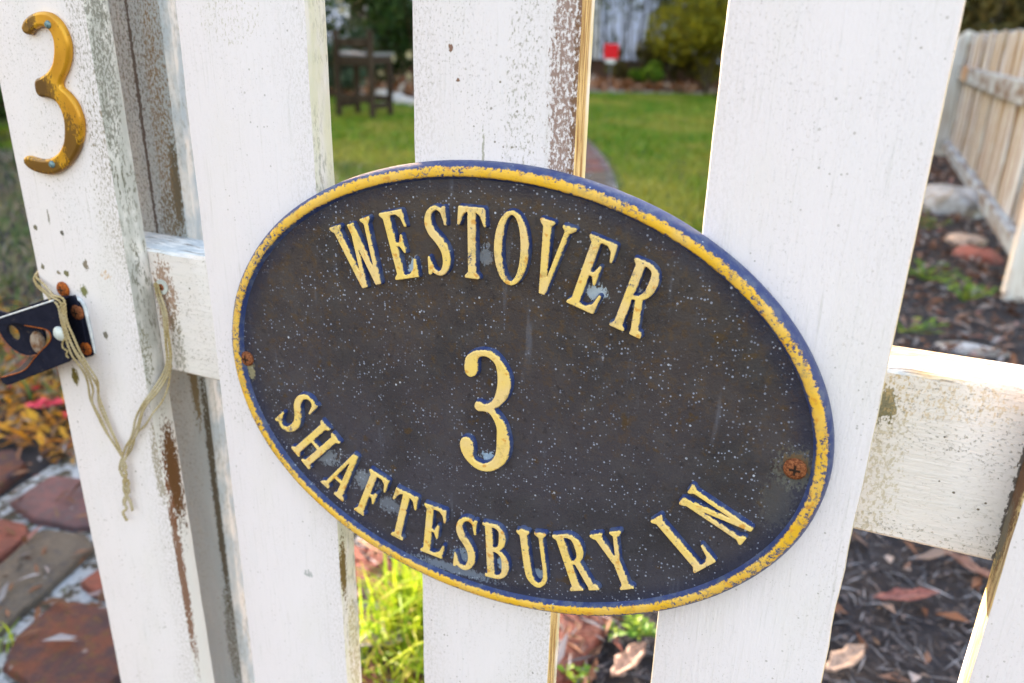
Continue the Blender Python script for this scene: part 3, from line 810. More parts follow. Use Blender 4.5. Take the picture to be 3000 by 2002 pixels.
for a, b in [(-.0981, .1956), (-.1166, .1103)]:
    screw('screw', num, a, -.0044, b, .0024, M_VERDI, (0, 0, ZG), slot=False, dome=.8)

# ------------------------------------------------------------------ fork latch on the end picket
LL = (0, 0, ZG)
latch = empty('gate_latch', (-.13, -.001, -.01+ZG))
tag(latch, 'dark metal fork latch screwed to the leftmost picket, sticking out to the left', 'latch')
mm = lambda L: [(a/1000, b/1000) for a, b in L]
front = mm([(-184.5, -3.6), (-122.3, 19.4), (-118.5, 17.6), (-116.8, 8.0), (-116.0, -6.2), (-115.5, -21.0), (-120.0, -25.8), (-133.7, -32.1), (-154.9, -41.6), (-186.9, -56.4), (-193.5, -58.8), (-197.6, -57.4), (-198.8, -53.0), (-186.4, -48.5),
            (-168.4, -40.8), (-156.4, -30.2), (-145.5, -21.0), (-138.2, -15.5), (-133.6, -11.4), (-132.5, -8.6), (-133.7, -4.9), (-140.3, -3.7), (-158.2, -4.4), (-171.1, -5.2), (-182.3, -9.4), (-184.2, -7.0)])
o = outline_mesh([np.array(front)], .0011, .0005, M_LATCH, 'front_plate', latch, -.0160, LL)
back = outline_mesh([np.array(mm([(-206, -9.2), (-203.4, -8.1), (-171.9, 3.6), (-145.9, 13.6), (-120, 19.5), (-116, 10), (-116, -22), (-133, -31), (-155, -40), (-190, -53), (-212, -61.5), (-214.3, -58.9), (-202.3, -53.3), (-192.1, -48.1), (-185.7, -42.2), (-179.1, -37.1), (-168, -32), (-150, -22), (-134, -10), (-140, -2), (-165, -6), (-195, -12.5)]))], .0010, .0004, M_LATCH, 'back_plate', latch, -.0030, LL)
mb = MB()          # folded top and lower flanges between the two plates
def flange(L, t):
    for (a, b) in zip(L[:-1], L[1:]):
        d = Vector((b[0]-a[0], b[1]-a[1])); nn = Vector((-d.y, d.x)).normalized()*t
        v = [(a[0], -.0158, a[1]), (b[0], -.0158, b[1]), (b[0], -.0034, b[1]), (a[0], -.0034, a[1])]
        v += [(x+nn.x, y, z+nn.y) for x, y, z in v]
        mb.add(v, [(0, 1, 2, 3), (7, 6, 5, 4), (0, 4, 5, 1), (1, 5, 6, 2), (2, 6, 7, 3), (3, 7, 4, 0)])
flange(mm([(-184.0, -4.6), (-123.5, 17.8)]), .0012)
mb.out('top_flange', M_LATCH, latch, LL)
mb = MB()
fr = mm([(-198.6, -53.2), (-192.4, -50.9), (-186.4, -48.7), (-168.4, -41.0), (-156.4, -30.4), (-145.5, -21.2)]); bk = mm([(-214.3, -58.9), (-202.3, -53.3), (-192.1, -48.1), (-185.7, -42.2), (-179.1, -37.1), (-168.0, -32.0)])
for a_, b_, c_, d_ in zip(fr[:-1], fr[1:], bk[1:], bk[:-1]):
    q_ = [(a_[0], -.0156, a_[1]), (b_[0], -.0156, b_[1]), (c_[0], -.0034, c_[1]), (d_[0], -.0034, d_[1])]
    mb.add(q_+[(x_, y_, z_-.001) for x_, y_, z_ in q_], [(0, 1, 2, 3), (7, 6, 5, 4), (0, 4, 5, 1), (2, 6, 7, 3)])
mb.out('lower_jaw_lining', M_LATCH, latch, LL)
mb = MB(); flange(mm([(-145.0, -21.4), (-139.0, -16.6), (-133.6, -11.0), (-132.8, -8.8)]), -.0012)
flange(mm([(-132.8, -8.8), (-134.0, -5.4), (-140.4, -4.4), (-158.2, -5.2)]), -.0012)
mb.out('jaw_lining', M_LATCH, latch, LL)
plate = mm([(-133, 17.5), (-120.5, 16.4), (-116.6, 14.8), (-114.6, 11.0), (-113.2, -6), (-112.6, -23.3), (-114.2, -25.4), (-130, -31.5), (-136, -30)])
outline_mesh([np.array(plate)], .0009, .0004, M_LATCH, 'mounting_plate', latch, -.0018, LL)
mb = MB(); mb.tube([(-.1225, -.0012, .0172), (-.1190, -.0012, .0166), (-.1160, -.0012, .0148), (-.1140, -.0012, .0112), (-.1126, -.0012, -.006), (-.1119, -.0012, -.0235)], [.0011, .0014, .0014, .0014, .0013, .0008], 8)
mb.out('bare_edge', M_BAREZINC, latch, LL, smooth=60)
mb = MB(); mb.tube(catmull([(a, -.0172, b) for a, b in mm([(-196.5, -52.6), (-186.4, -48.9), (-168.4, -41.2), (-156.4, -30.6), (-145.5, -21.4), (-138.2, -15.9), (-133.9, -11.6), (-132.9, -8.6), (-134.0, -5.2), (-140.3, -4.1), (-158.2, -4.8)])], 3), .00045, 6); mb.out('jaw_edge', M_RUSTO, latch, LL, smooth=60)
# the swinging catch inside the jaws: a half disc with a round hole
a = np.linspace(math.radians(150), math.radians(385), 40)
disc = np.stack([-.1755+.0250*np.cos(a), -.0125+.0212*np.sin(a)], 1)
hole = np.stack([-.1836+.0066*np.cos(np.linspace(0, 2*PI, 20, False)), -.0172+.0058*np.sin(np.linspace(0, 2*PI, 20, False))], 1)
outline_mesh([disc, hole[::-1]], .0012, .0004, M_LATCH, 'catch', latch, -.0088, LL)
mb = MB(); mb.tube([(x_, -.0102, z_) for x_, z_ in disc[:26]], .0007, 6); mb.out('catch_edge', M_LATCHEDGE, latch, LL, smooth=60)
mb = MB(); mb.tube([(-.184, -.0172, -.0034), (-.150, -.0172, .0093), (-.1228, -.0172, .0194)], .0006, 6); mb.out('worn_top_edge', M_BAREZINC, latch, LL, smooth=60)
mb = MB(); pr = [(.0, .0), (.0074, .0), (.0078, -.0018), (.0066, -.0036), (.0030, -.0042), (0, -.0043)]
V = []; F = []; n = 18
for r_, y in pr[1:5]:
    V += [(-.1560+r_*.85*math.cos(2*PI*i/n), -.0098+y, -.0195+r_*1.15*math.sin(2*PI*i/n)) for i in range(n)]
for k in range(3):
    F += [(k*n+i, k*n+(i+1) % n, k*n+n+(i+1) % n, k*n+n+i) for i in range(n)]
F.append(tuple(range(3*n, 4*n)))
build('knob', V, F, simple('worn_knob', (.34, .27, .22), (.17, .07, .03), 260, .7, .2, bump=.0006), latch, LL, smooth=60)
screw('rivet', latch, -.1227, -.0170, -.0048, .0053, M_ZINC, LL, slot=False, dome=.6)
for x_, z_ in [(-.1196, .0072), (-.1176, -.0200)]:
    screw('screw', latch, x_, -.0028, z_, .0056 if z_ > 0 else .0050, M_RUST if z_ > 0 else M_RUSTO, LL)

# ------------------------------------------------------------------ twine looped over the latch
twine = empty('twine', (-.10, -.006, -.05+ZG))
tag(twine, 'old tan twine looped over the latch and knotted on the leftmost picket', 'twine')
def cord(paths, r=.0010, strands=2, pitch=.0050, rr=.00085, wob=.0006, ph=0.0):
    r *= .66; rr *= .66
    P = catmull([(a/1000, y/1000, z/1000) for a, y, z in paths], 10)
    seg = np.linalg.norm(np.diff(P, axis=0), axis=1); s = np.r_[0, np.cumsum(seg)]
    n = max(12, int(s[-1]/.0008)); q = np.linspace(0, s[-1], n)
    P = np.stack([np.interp(q, s, P[:, k]) for k in range(3)], 1)
    P += np.stack([np.sin(q*190+ph)*wob, np.zeros(n), np.cos(q*150+ph*2)*wob], 1)
    mb = MB()
    tn = np.gradient(P, axis=0); tn /= np.linalg.norm(tn, axis=1, keepdims=True)+1e-9
    u = np.cross(tn, np.array([0, 1.0, 0])); u /= np.linalg.norm(u, axis=1, keepdims=True)+1e-9
    w = np.cross(tn, u)
    for k in range(strands):
        a = q/pitch*2*PI+2*PI*k/strands
        mb.tube(P+(u*np.cos(a)[:, None]+w*np.sin(a)[:, None])*r*.62, rr, 6)
    mb.out('strand', M_TWINE, twine, LL, smooth=70)
Lp = lambda L, y: [(a, y, b) for a, b in L]
k0 = [(-154.5, 14, 33.0), (-158.6, 8, 32.5), (-160.5, .5, 29.0), (-159.6, -2.0, 24.0)]
cord(k0+[(-150, -3, 18.6), (-140, -6, 15.5), (-127, -14, 20.5)]+[(-115.5, -18.6, 20.5), (-114.2, -19, 14.8), (-113.7, -19, 5.2), (-112.2, -19, -6.2), (-109.8, -18, -16.6), (-108.5, -14, -29.1), (-112.5, -8, -48), (-119.5, -4.2, -64), (-113.6, -3.8, -79), (-105.0, -3.8, -94), (-98.0, -4.5, -104.4)])
cord([(-153.5, 14, 31.0), (-157.5, 8, 31.0), (-158.8, .5, 29.5), (-156.6, -2.2, 27.0), (-148.5, -3.6, 22.5), (-139, -6.5, 19.5), (-124, -15, 22.0), (-110.5, -19, 21.5), (-109.8, -19.6, 9.4), (-107.6, -19.6, -0.3), (-104.6, -19.4, -11.7), (-102.2, -17, -22), (-104.0, -10, -39), (-110.5, -5, -57), (-108.5, -4, -72.0), (-103.0, -4, -87), (-97.3, -5, -104.8)], ph=1.1)
cord([(-154, 14, 28.5), (-159.5, 7, 28.0), (-161.2, .5, 25.4), (-158.7, -2.2, 21.0), (-149.0, -3.4, 16.8), (-139, -7, 13.5), (-124, -16, 18.0), (-117.4, -18.4, 15.5), (-116.4, -18.6, 3.0), (-116.5, -18.4, -9.0), (-114, -17.8, -19.0), (-112.8, -13, -31), (-117.4, -7, -50), (-121.3, -4, -62.4), (-115.6, -3.6, -78.6), (-106.8, -3.6, -92.9), (-98.4, -4, -104.0)], ph=2.3)
cord([(-112.6, -18.6, 19.5), (-112.2, -19.8, 8), (-110.4, -20, -3), (-107.6, -19.8, -14), (-104.4, -17.2, -24.5), (-105.6, -9.5, -43), (-112.4, -4.6, -60), (-110.4, -3.6, -75), (-101.2, -3.8, -95)], ph=.5)
cord([(-117.6, -18, -8), (-121.8, -17.6, -11.0), (-122.4, -17.6, -15.0), (-118.0, -17.8, -16.2), (-119.4, -17.8, -19.6), (-117.4, -17.6, -21.6)], rr=.0007, ph=.2)
up = [(-84.8, -4.2, -84.1), (-73.6, -4.2, -64.3), (-66.4, -3.5, -51.5), (-61.5, 1.5, -44.0), (-57.6, 8, -35.0), (-55.4, 11.5, -24.1), (-54.0, 12.5, -9.5), (-55.2, 13.5, 1.7), (-57.5, 15.5, 12.7), (-60.5, 16.5, 23.7), (-63.0, 17.6, 31)]
cord([(-96.5, -4.6, -104.6)]+up, ph=.9)
cord([(-95.5, -5.4, -103.6)]+[(a+1.9, y-.8, z-.6) for a, y, z in up], ph=1.9)
cord([(-97.5, -5.0, -103.0)]+[(a-1.6, y-.6, z+.6) for a, y, z in up], ph=2.9)
cord([(-94.5, -4.2, -102), (-84.6, -4, -88), (-80.6, -3.6, -80.2), (-71.4, -3.4, -71.3), (-62.5, -2.6, -60.0), (-58.0, 2.5, -52.0), (-55.2, 8, -40), (-53.2, 12, -26)], rr=.0007, ph=.4)
cord([(-95.5, -5, -103), (-98.0, -6.5, -108), (-95.0, -6, -115.1), (-100.4, -5, -125.5), (-97.6, -4.5, -131.6), (-105.0, -4.5, -141.7), (-102.6, -4.5, -148.0), (-107.6, -4.5, -153.3), (-106.2, -4, -161.0)], r=.0013, rr=.0011, ph=.7)
cord([(-99.0, -5, -104), (-94.6, -5.5, -110), (-100.6, -5.5, -117.0), (-95.8, -5, -124), (-101.8, -4.5, -133.5), (-98.0, -4, -141), (-97.2, -4, -149.5)], r=.0013, rr=.0011, ph=1.7)
cord([(-97.5, -6.4, -104), (-99.6, -6.8, -113), (-96.0, -6.5, -120), (-101.8, -5.6, -129), (-100.6, -5.0, -138), (-105.0, -4.6, -147)], r=.0011, rr=.0010, ph=2.7)

# ------------------------------------------------------------------ ground, lawn, path
def soil():
    s = SH('soil', .95, 0, .15)
    n = s.noise(14, 8, rough=.65); n2 = s.noise(120, 5, rough=.7, off=3)
    c = s.mix(s.step(n, .35, .65), (.026, .028, .038), (.050, .046, .050))
    c = s.mix(s.mul(s.step(n2, .52, .66), .6), c, (.030, .027, .030))
    c = s.mix(s.mul(s.step(s.noise(300, 3, off=8), .62, .70), .6), c, (.12, .11, .11))
    s.bump(s.math('ADD', n2, s.noise(420, 4)), .012, .7)
    return s.done(c)
M_SOIL = soil()
def turf():
    s = SH('turf', .95, 0, .1)
    n = s.noise(2.2, 5, rough=.6)
    c = s.mix(s.step(n, .35, .65), (.045, .085, .018), (.085, .095, .025))
    c = s.mix(s.mul(s.step(s.noise(60, 5, off=2), .5, .7), .6), c, (.075, .060, .030))
    return s.done(c)
M_TURF = turf()

tag(build('ground', [(-70, -30, 0), (70, -30, 0), (70, 90, 0), (-70, 90, 0)], [(0, 1, 2, 3)], M_SOIL), kind='structure')

def sheet(name, poly, z, mat, kind='structure'):
    o = build(name, [(x, y, z) for x, y in poly], [tuple(range(len(poly)))], mat)
    return tag(o, kind=kind)
path_c = catmull([(-.45, -1.2), (-.46, -.4), (-.47, .35), (-.72, 1.6), (-1.10, 3.0), (-1.47, 4.3), (-1.98, 5.6), (-2.62, 6.9), (-3.5, 8.6), (-4.5, 11.0), (-5.4, 13.2)], 12)
dpath = np.gradient(path_c, axis=0); dpath /= np.linalg.norm(dpath, axis=1, keepdims=True)
npath = np.stack([dpath[:, 1], -dpath[:, 0]], 1)       # to the right of travel
HALF = .50
pl = path_c-npath*(HALF+.03); pr = path_c+npath*(HALF+.005)
def path_dist(XY):
    d = np.full(len(XY), 1e9)
    for k in range(0, len(path_c), 2):
        d = np.minimum(d, np.hypot(XY[:, 0]-path_c[k, 0], XY[:, 1]-path_c[k, 1]))
    return d
lawn_poly = [(-9.5, 3.9), (-4.2, 3.4), (-2.0, 2.3), (-1.1, 1.9), (-.2, 1.35), (.16, 2.0), (.22, 4.0), (.30, 7.5), (.1, 13.1), (-2.2, 14.0), (-4.4, 12.6), (-5.0, 9.2), (-9.5, 8.9)]
sheet('lawn', lawn_poly, .004, M_TURF)
def mortar():
    s = SH('mortar', .95, 0, .1)
    n = s.noise(38, 6, rough=.65)
    c = s.mix(s.step(n, .43, .58), (.07, .06, .045), (.38, .41, .45))
    c = s.mix(s.mul(s.step(s.noise(60, 4, off=5), .58, .7), .8), c, (.07, .065, .02))
    s.bump(s.noise(260, 5, rough=.7), .006, .8)
    return s.done(c)
path = sheet('brick_path', [tuple(q) for q in pl]+[tuple(q) for q in pr[::-1]], .009, mortar())

def brick_mat(name, a, b, c3):
    s = SH(name, .9, 0, .2)
    n = s.noise(26, 6, rough=.65)
    c = s.mix(s.step(n, .36, .64), a, b)
    c = s.mix(s.mul(s.step(s.noise(60, 5, off=4, rough=.7), .52, .66), .8), c, c3)
    c = s.mix(s.mul(s.step(s.noise(330, 4, off=7), .60, .68), .5), c, (.035, .03, .03))
    c = s.mix(s.mul(s.spots(60, .3, .12), .4), c, (.36, .34, .34))
    pore = s.step(s.noise(240, 4, off=9, rough=.7), .62, .70)
    c = s.mix(s.mul(pore, .7), c, (.03, .022, .022))
    s.bump(s.math('SUBTRACT', s.math('ADD', s.noise(150, 6, rough=.75), s.math('MULTIPLY', n, 1.2)), s.math('MULTIPLY', pore, .6)), .009, .9)
    return s.done(c)
BM = [brick_mat('brick_pink', (.20, .095, .098), (.130, .078, .086), (.12, .11, .125)),
      brick_mat('brick_grey', (.115, .095, .082), (.150, .125, .105), (.085, .080, .088)),
      brick_mat('brick_dark', (.165, .058, .038), (.075, .045, .052), (.13, .075, .035)),
      brick_mat('brick_red', (.27, .085, .062), (.20, .075, .060), (.15, .065, .055))]
rb = np.random.default_rng(11)
def brick(poly, mat, zt=.024, parent=path, name='brick'):
    """one worn brick: outline on the ground, top edge rounded off"""
    P = np.array(poly, float); c = P.mean(0)
    # densify and wobble the outline so that it looks chipped
    Q = []
    for i in range(len(P)):
        a, b = P[i], P[(i+1) % len(P)]
        k = max(1, int(np.linalg.norm(b-a)/.04))
        Q += [a+(b-a)*q/k for q in range(k)]
    Q = np.array(Q)+rb.normal(size=(len(Q), 2))*.0022
    tilt = rb.normal(size=2)*.012
    n = len(Q); V = []
    for s_, z in ((1.0, .002), (1.0, zt-.008), (.965, zt-.002), (.90, zt)):
        for q in Q:
            p = c+(q-c)*s_; V.append((p[0], p[1], z+((p-c)@tilt if z > .005 else 0)))
    F = [tuple(range(3*n, 4*n))]
    for k in range(3):
        for i in range(n):
            j = (i+1) % n
            F.append((k*n+i, k*n+j, k*n+n+j, k*n+n+i))
    V = [(v[0]-c[0], v[1]-c[1], v[2]) for v in V]
    return build(name, V, F, mat, parent, (c[0], c[1], 0), smooth=35)
hand = [([(-.975, .428), (-.880, .412), (-.800, .428), (-.775, .445), (-.845, .505), (-.925, .545), (-.985, .530)], 0), ([(-1.06, .330), (-.945, .385), (-.885, .396), (-.846, .372), (-.832, .310), (-.90, .24), (-1.02, .26)], 3),
        ([(-.815, .295), (-.842, .380), (-.825, .400), (-.760, .418), (-.722, .402), (-.700, .315), (-.682, .235), (-.672, .190), (-.74, .185)], 1), ([(-.665, .355), (-.660, .325), (-.632, .312), (-.560, .318), (-.52, .38), (-.60, .43), (-.66, .41)], 3),
        ([(-.605, .150), (-.640, .199), (-.654, .272), (-.618, .292), (-.560, .294), (-.455, .275), (-.440, .18), (-.47, .13)], 2), ([(-1.20, .515), (-1.145, .572), (-1.075, .540), (-1.045, .460), (-1.10, .42), (-1.19, .43)], 2),
        ([(-.930, .595), (-.870, .545), (-.780, .500), (-.70, .53), (-.72, .62), (-.82, .66)], 1), ([(-.328, .592), (-.262, .600), (-.19, .585), (-.20, .500), (-.245, .487), (-.335, .497)], 3), ([(-.345, .475), (-.25, .470), (-.19, .455), (-.18, .365), (-.27, .350), (-.345, .37)], 0),
        ([(.0, .60), (.128, .628), (.136, .586), (.128, .480), (.100, .430), (.015, .43)], 3), ([(-.60, .72), (-.50, .69), (-.40, .70), (-.36, .62), (-.43, .585), (-.58, .60)], 1), ([(-.42, .56), (-.36, .55), (-.36, .36), (-.45, .37)], 2), ([(-.17, .60), (-.02, .61), (-.015, .53), (-.16, .52)], 0),
        ([(-.165, .50), (-.02, .515), (-.02, .43), (-.16, .42)], 1), ([(-.16, .40), (.09, .415), (.08, .32), (-.15, .31)], 3), ([(-.48, .57), (-.55, .57), (-.55, .45), (-.48, .44)], 3)]
for poly, m in hand: brick(poly, BM[m])
hc = np.array([np.mean(p, 0) for p, _ in hand])
# the rest of the path in running bond across its width, as far as single bricks show
seg = np.r_[0, np.cumsum(np.linalg.norm(np.diff(path_c, axis=0), axis=1))]
n_b = len(hand); far = MB(); row = 0; sp = 0.0
while sp < seg[-1]-.2:
    cx = np.array([np.interp(sp, seg, path_c[:, k]) for k in (0, 1)]); nx = np.array([np.interp(sp, seg, npath[:, k]) for k in (0, 1)]); tx = np.array([-nx[1], nx[0]])
    o = -HALF+(.108 if row % 2 else 0)
    while o < HALF-.02:
        w = min(.204, HALF-o)
        m = cx+nx*(o+w/2)
        if w > .06 and (len(hc) == 0 or np.min(np.hypot(*(hc-m).T)) > .145) and not (-1.25 < m[0] < .16 and .10 < m[1] < .66):
            P = [m+nx*sx*(w/2-.006)+tx*sy*.044 for sx, sy in ((-1, -1), (1, -1), (1, 1), (-1, 1))]
            near = m[1] > -.2 and n_b < 300
            if near:
                n_b += 1; brick(P, BM[[0, 1, 0, 1, 3][rb.integers(0, 5)]], .018+rb.uniform(0, .006))
            else:
                q = [tuple(p) for p in P]
                far.add([(x, y, .004) for x, y in q]+[(x, y, .019) for x, y in q], [(4, 5, 6, 7), (0, 1, 5, 4), (1, 2, 6, 5), (2, 3, 7, 6), (3, 0, 4, 7)])
        o += .214
    sp += .100; row += 1
tag(far.out('distant_bricks', BM[0], path), kind='stuff')

# lawn grass
def in_poly(XY, poly):
    x, y = XY[:, 0], XY[:, 1]; r = np.zeros(len(XY), bool); n = len(poly)
    for i in range(n):
        (x0, y0), (x1, y1) = poly[i], poly[(i+1) % n]
        if y0 == y1: continue
        c = (y0 > y) != (y1 > y); r ^= c & (x < (x1-x0)*(y-y0)/(y1-y0)+x0)
    return r
def scatter(n, x0, x1, y0, y1): return np.stack([rng.uniform(x0, x1, n), rng.uniform(y0, y1, n)], 1)
def foliage(name, stops, rough=.6, trans=.25, patch=None):
    s = SH(name, rough, 0, .25)
    c = s.island(stops)
    if patch: c = s.mix(s.mul(s.step(s.noise(1.1, 4, off=2), .44, .62), .75), c, patch)
    s.put(s.b.inputs['Base Color'], c)
    if trans:
        tr = s.n('ShaderNodeBsdfTranslucent'); s.t.links.new(c, tr.inputs[0])
        mx = s.n('ShaderNodeMixShader'); mx.inputs[0].default_value = trans
        s.t.links.new(s.b.outputs[0], mx.inputs[1]); s.t.links.new(tr.outputs[0], mx.inputs[2])
        s.t.links.new(mx.outputs[0], s.t.nodes['Material Output'].inputs[0])
    return s.m
M_GRASS = foliage('grass', [(0, (.050, .165, .005)), (.35, (.090, .245, .006)), (.7, (.185, .290, .010)), (.9, (.27, .29, .025)), (1, (.28, .23, .06))], patch=(.35, .33, .05))
XY = np.concatenate([scatter(26000, -6.5, .3, 1.3, 4.5), scatter(60000, -6.5, .3, 3.0, 8.0), scatter(60000, -7.0, .3, 7.0, 14.0)])
XY = XY[in_poly(XY, lawn_poly) & (path_dist(XY) > HALF+.02+rng.uniform(0, .06, len(XY)))]
dist = np.hypot(XY[:, 0]-.36, XY[:, 1]+.36)
V, F = blades(XY, .034, .0030, .9); V = V.reshape(-1, 5, 3)
sc = (1+.10*dist)[:, None]                      # coarser tufts where the lawn is far off
ctr = V[:, :1].copy(); V = ctr+(V-ctr)*np.stack([sc, sc, np.minimum(sc, 1.5)], 2)
tag(build('grass', V.reshape(-1, 3), F, M_GRASS), kind='stuff')

# rough grass and weeds at the left edge, beyond the gate
M_ROUGH = foliage('rough_grass', [(0, (.04, .085, .02)), (.35, (.07, .14, .025)), (.55, (.16, .15, .06)), (.8, (.22, .17, .11)), (1, (.32, .29, .26))])
XY = scatter(21000, -6.0, -1.15, .75, 4.2); XY = XY[(path_dist(XY) > HALF+.05) & (rng.uniform(size=len(XY)) < .35+.65*(np.sin(XY[:, 0]*5)*np.sin(XY[:, 1]*6) > -.2))]
V, F = blades(XY, .075, .0035, 1.5)
tag(build('rough_grass', V, F, M_ROUGH), kind='stuff')

# leaf litter and straw
def flakes(XY, ln, wd, lift=.012, tilt=.35, z0=.004):
    n = len(XY); a = rng.uniform(0, 2*PI, n); s = rng.uniform(.5, 1.4, (n, 1))
    U = np.stack([np.cos(a), np.sin(a), rng.normal(size=n)*tilt], 1)*ln*s
    W = np.stack([-np.sin(a), np.cos(a), rng.normal(size=n)*tilt], 1)*wd*s
    C = np.concatenate([XY, (z0+rng.uniform(0, lift, n)+np.abs(U[:, 2])*.7)[:, None]], 1)
    return quads_mesh(C, U, W)
M_LITTER = foliage('litter', [(0, (.06, .028, .017)), (.3, (.14, .060, .032)), (.55, (.19, .095, .06)), (.75, (.16, .13, .125)), (.92, (.30, .29, .31)), (1, (.24, .06, .03))], .8, .1)
M_ORANGE = foliage('autumn_litter', [(0, (.30, .11, .015)), (.28, (.50, .21, .02)), (.45, (.60, .33, .03)), (.6, (.22, .08, .025)), (.8, (.16, .10, .06)), (.95, (.32, .26, .20)), (1, (.50, .02, .02))], .7, .25)
M_STRAW = foliage('straw', [(0, (.035, .035, .042)), (.5, (.075, .078, .092)), (.85, (.17, .18, .21)), (1, (.30, .30, .33))], .8, 0)
def keep_off_path(XY, m=.0): return XY[path_dist(XY) > HALF+m]
XY = np.concatenate([scatter(700, .14, 1.6, .2, 2.2), scatter(9000, .2, 2.4, 1.7, 7.5)])
V, F = flakes(XY, .021, .0085); tag(build('leaf_litter', V, F, M_LITTER), kind='stuff')
XY = scatter(9000, .13, 1.2, .2, 1.9); V, F = flakes(XY, .0075, .0034, .010, .3); tag(build('soil_crumbs', V, F, foliage('crumbs', [(0, (.02, .02, .028)), (.6, (.05, .046, .052)), (.9, (.11, .10, .11)), (1, (.14, .09, .06))], .9, 0)), kind='stuff')
XY = np.concatenate([scatter(4200, .12, 1.2, .2, 1.8), scatter(3000, .2, 1.5, 1.6, 4.0)])
V, F = flakes(XY, .022, .0016, .010, .10); tag(build('straw', V, F, M_STRAW), kind='stuff')
XY = scatter(5200, -2.2, -.75, .58, 1.35)
XY = XY[rng.uniform(size=len(XY)) < np.clip(1.25-np.abs(XY[:, 1]-.74)*2.0, .1, 1)]
XY = XY[~((path_dist(XY) < HALF-.02) & (rng.uniform(size=len(XY)) < .8) & (XY[:, 1] < .62))]
V, F = flakes(XY, .019, .0065, .022, .45); tag(build('autumn_leaf_litter', V, F, M_ORANGE), kind='stuff')
XY = np.concatenate([scatter(500, -.45, .16, .38, 1.2), scatter(150, -1.1, -.4, .2, .6)])
V, F = flakes(XY, .018, .005, .016, .4, .018); tag(build('path_litter', V, F, M_LITTER), kind='stuff')
XY = scatter(420, -.30, .16, .34, .75)
V, F = flakes(XY, .022, .0014, .016, .3, .018); tag(build('path_straw', V, F, M_STRAW), kind='stuff')

# single fallen leaves one can pick out
def fallen_leaf(x, y, rz, ln, wd, col, label, z=.022, curl=.35, group=None):
    t = np.linspace(-1, 1, 9); V = []; F = []
    for i, q in enumerate(t):
        w = wd*(1-abs(q)**1.7)**.8*(1+.18*math.sin(i*2.4)); h = curl*wd*q*q
        for sgn in (-1, -.5, 0, .5, 1): V.append((q*ln, sgn*w, h+abs(sgn)*w*.55*curl*2+.002*math.sin(i*1.7+sgn*3)))
    for i in range(8):
        for k in range(4): F.append((i*5+k, i*5+k+1, i*5+6+k, i*5+5+k))
    mt = SH('leaf_'+label.split()[0], .65, 0, .3)
    n = mt.noise(160, 4); s2 = mt.xyz()
    c = mt.mix(mt.step(n, .4, .65), col, tuple(q*.6 for q in col))
    c = mt.mix(mt.step(mt.math('ABSOLUTE', s2[1]), .0016, .0006), c, tuple(q*.75+.05 for q in col))
    o = build('fallen_leaf', V, F, mt.done(c), None, (x, y, z), smooth=60); o.rotation_euler = (rng.normal()*.15, rng.normal()*.15, rz)
    m = o.modifiers.new('thickness', 'SOLIDIFY'); m.thickness = .0006
    return tag(o, label, 'leaf', group)
fallen_leaf(-1.27, .735, .5, .050, .024, (.62, .035, .07), 'crimson fallen leaf on the litter left of the end picket')
fallen_leaf(-1.175, .73, 1.9, .030, .018, (.62, .02, .03), 'small scarlet leaf beside the crimson one in the litter')
fallen_leaf(.555, .855, .35, .052, .013, (.20, .075, .065), 'reddish brown curled leaf on dark soil at lower right')
fallen_leaf(.655, .985, -.5, .048, .020, (.20, .10, .075), 'brown folded leaf below the right end of the rail')
fallen_leaf(.47, .66, .9, .040, .017, (.33, .24, .19), 'pale tan leaf low between the fourth and fifth pickets')
fallen_leaf(-.265, .585, .15, .045, .014, (.50, .26, .14), 'orange tan leaf lying on red brick under the plaque', z=.034)
fallen_leaf(-.145, .40, .8, .052, .018, (.36, .31, .30), 'grey dry leaf at the foot of the grass tuft', z=.034)
fallen_leaf(.185, .525, 1.2, .040, .016, (.36, .22, .16), 'curled pale brown leaf beside the green weed')
# bright tuft of grass growing in the path
M_TUFT = foliage('tuft', [(0, (.16, .30, .012)), (.4, (.27, .42, .015)), (.75, (.40, .48, .02)), (.93, (.46, .42, .08)), (1, (.40, .28, .12))], .5, .4)
r_ = rng.normal(size=(520, 2))*np.array([.045, .045])+np.array([-.105, .470])
V, F = blades(r_, .105, .0026, .75, .012)
r2 = rng.normal(size=(170, 2))*np.array([.05, .03])+np.array([-.085, .375]); V2, F2 = blades(r2, .055, .0022, 1.1, .012)
tag(build('grass_tuft', np.concatenate([V, V2]), np.concatenate([F, F2+len(V)]), M_TUFT), 'bright yellow green tuft of grass growing between path bricks behind the second gap', 'grass')
for tx, ty, tn, lab in [(-.66, .165, 60, 'small green grass sprig between the bricks at lower left'), (-.86, .235, 40, 'grass sprig at the left end of the grey brick')]:
    r2 = rng.normal(size=(tn, 2))*.014+np.array([tx, ty]); V, F = blades(r2, .04, .0017, 1.1, .01)
    tag(build('grass_sprig', V, F, M_TUFT), lab, 'grass')
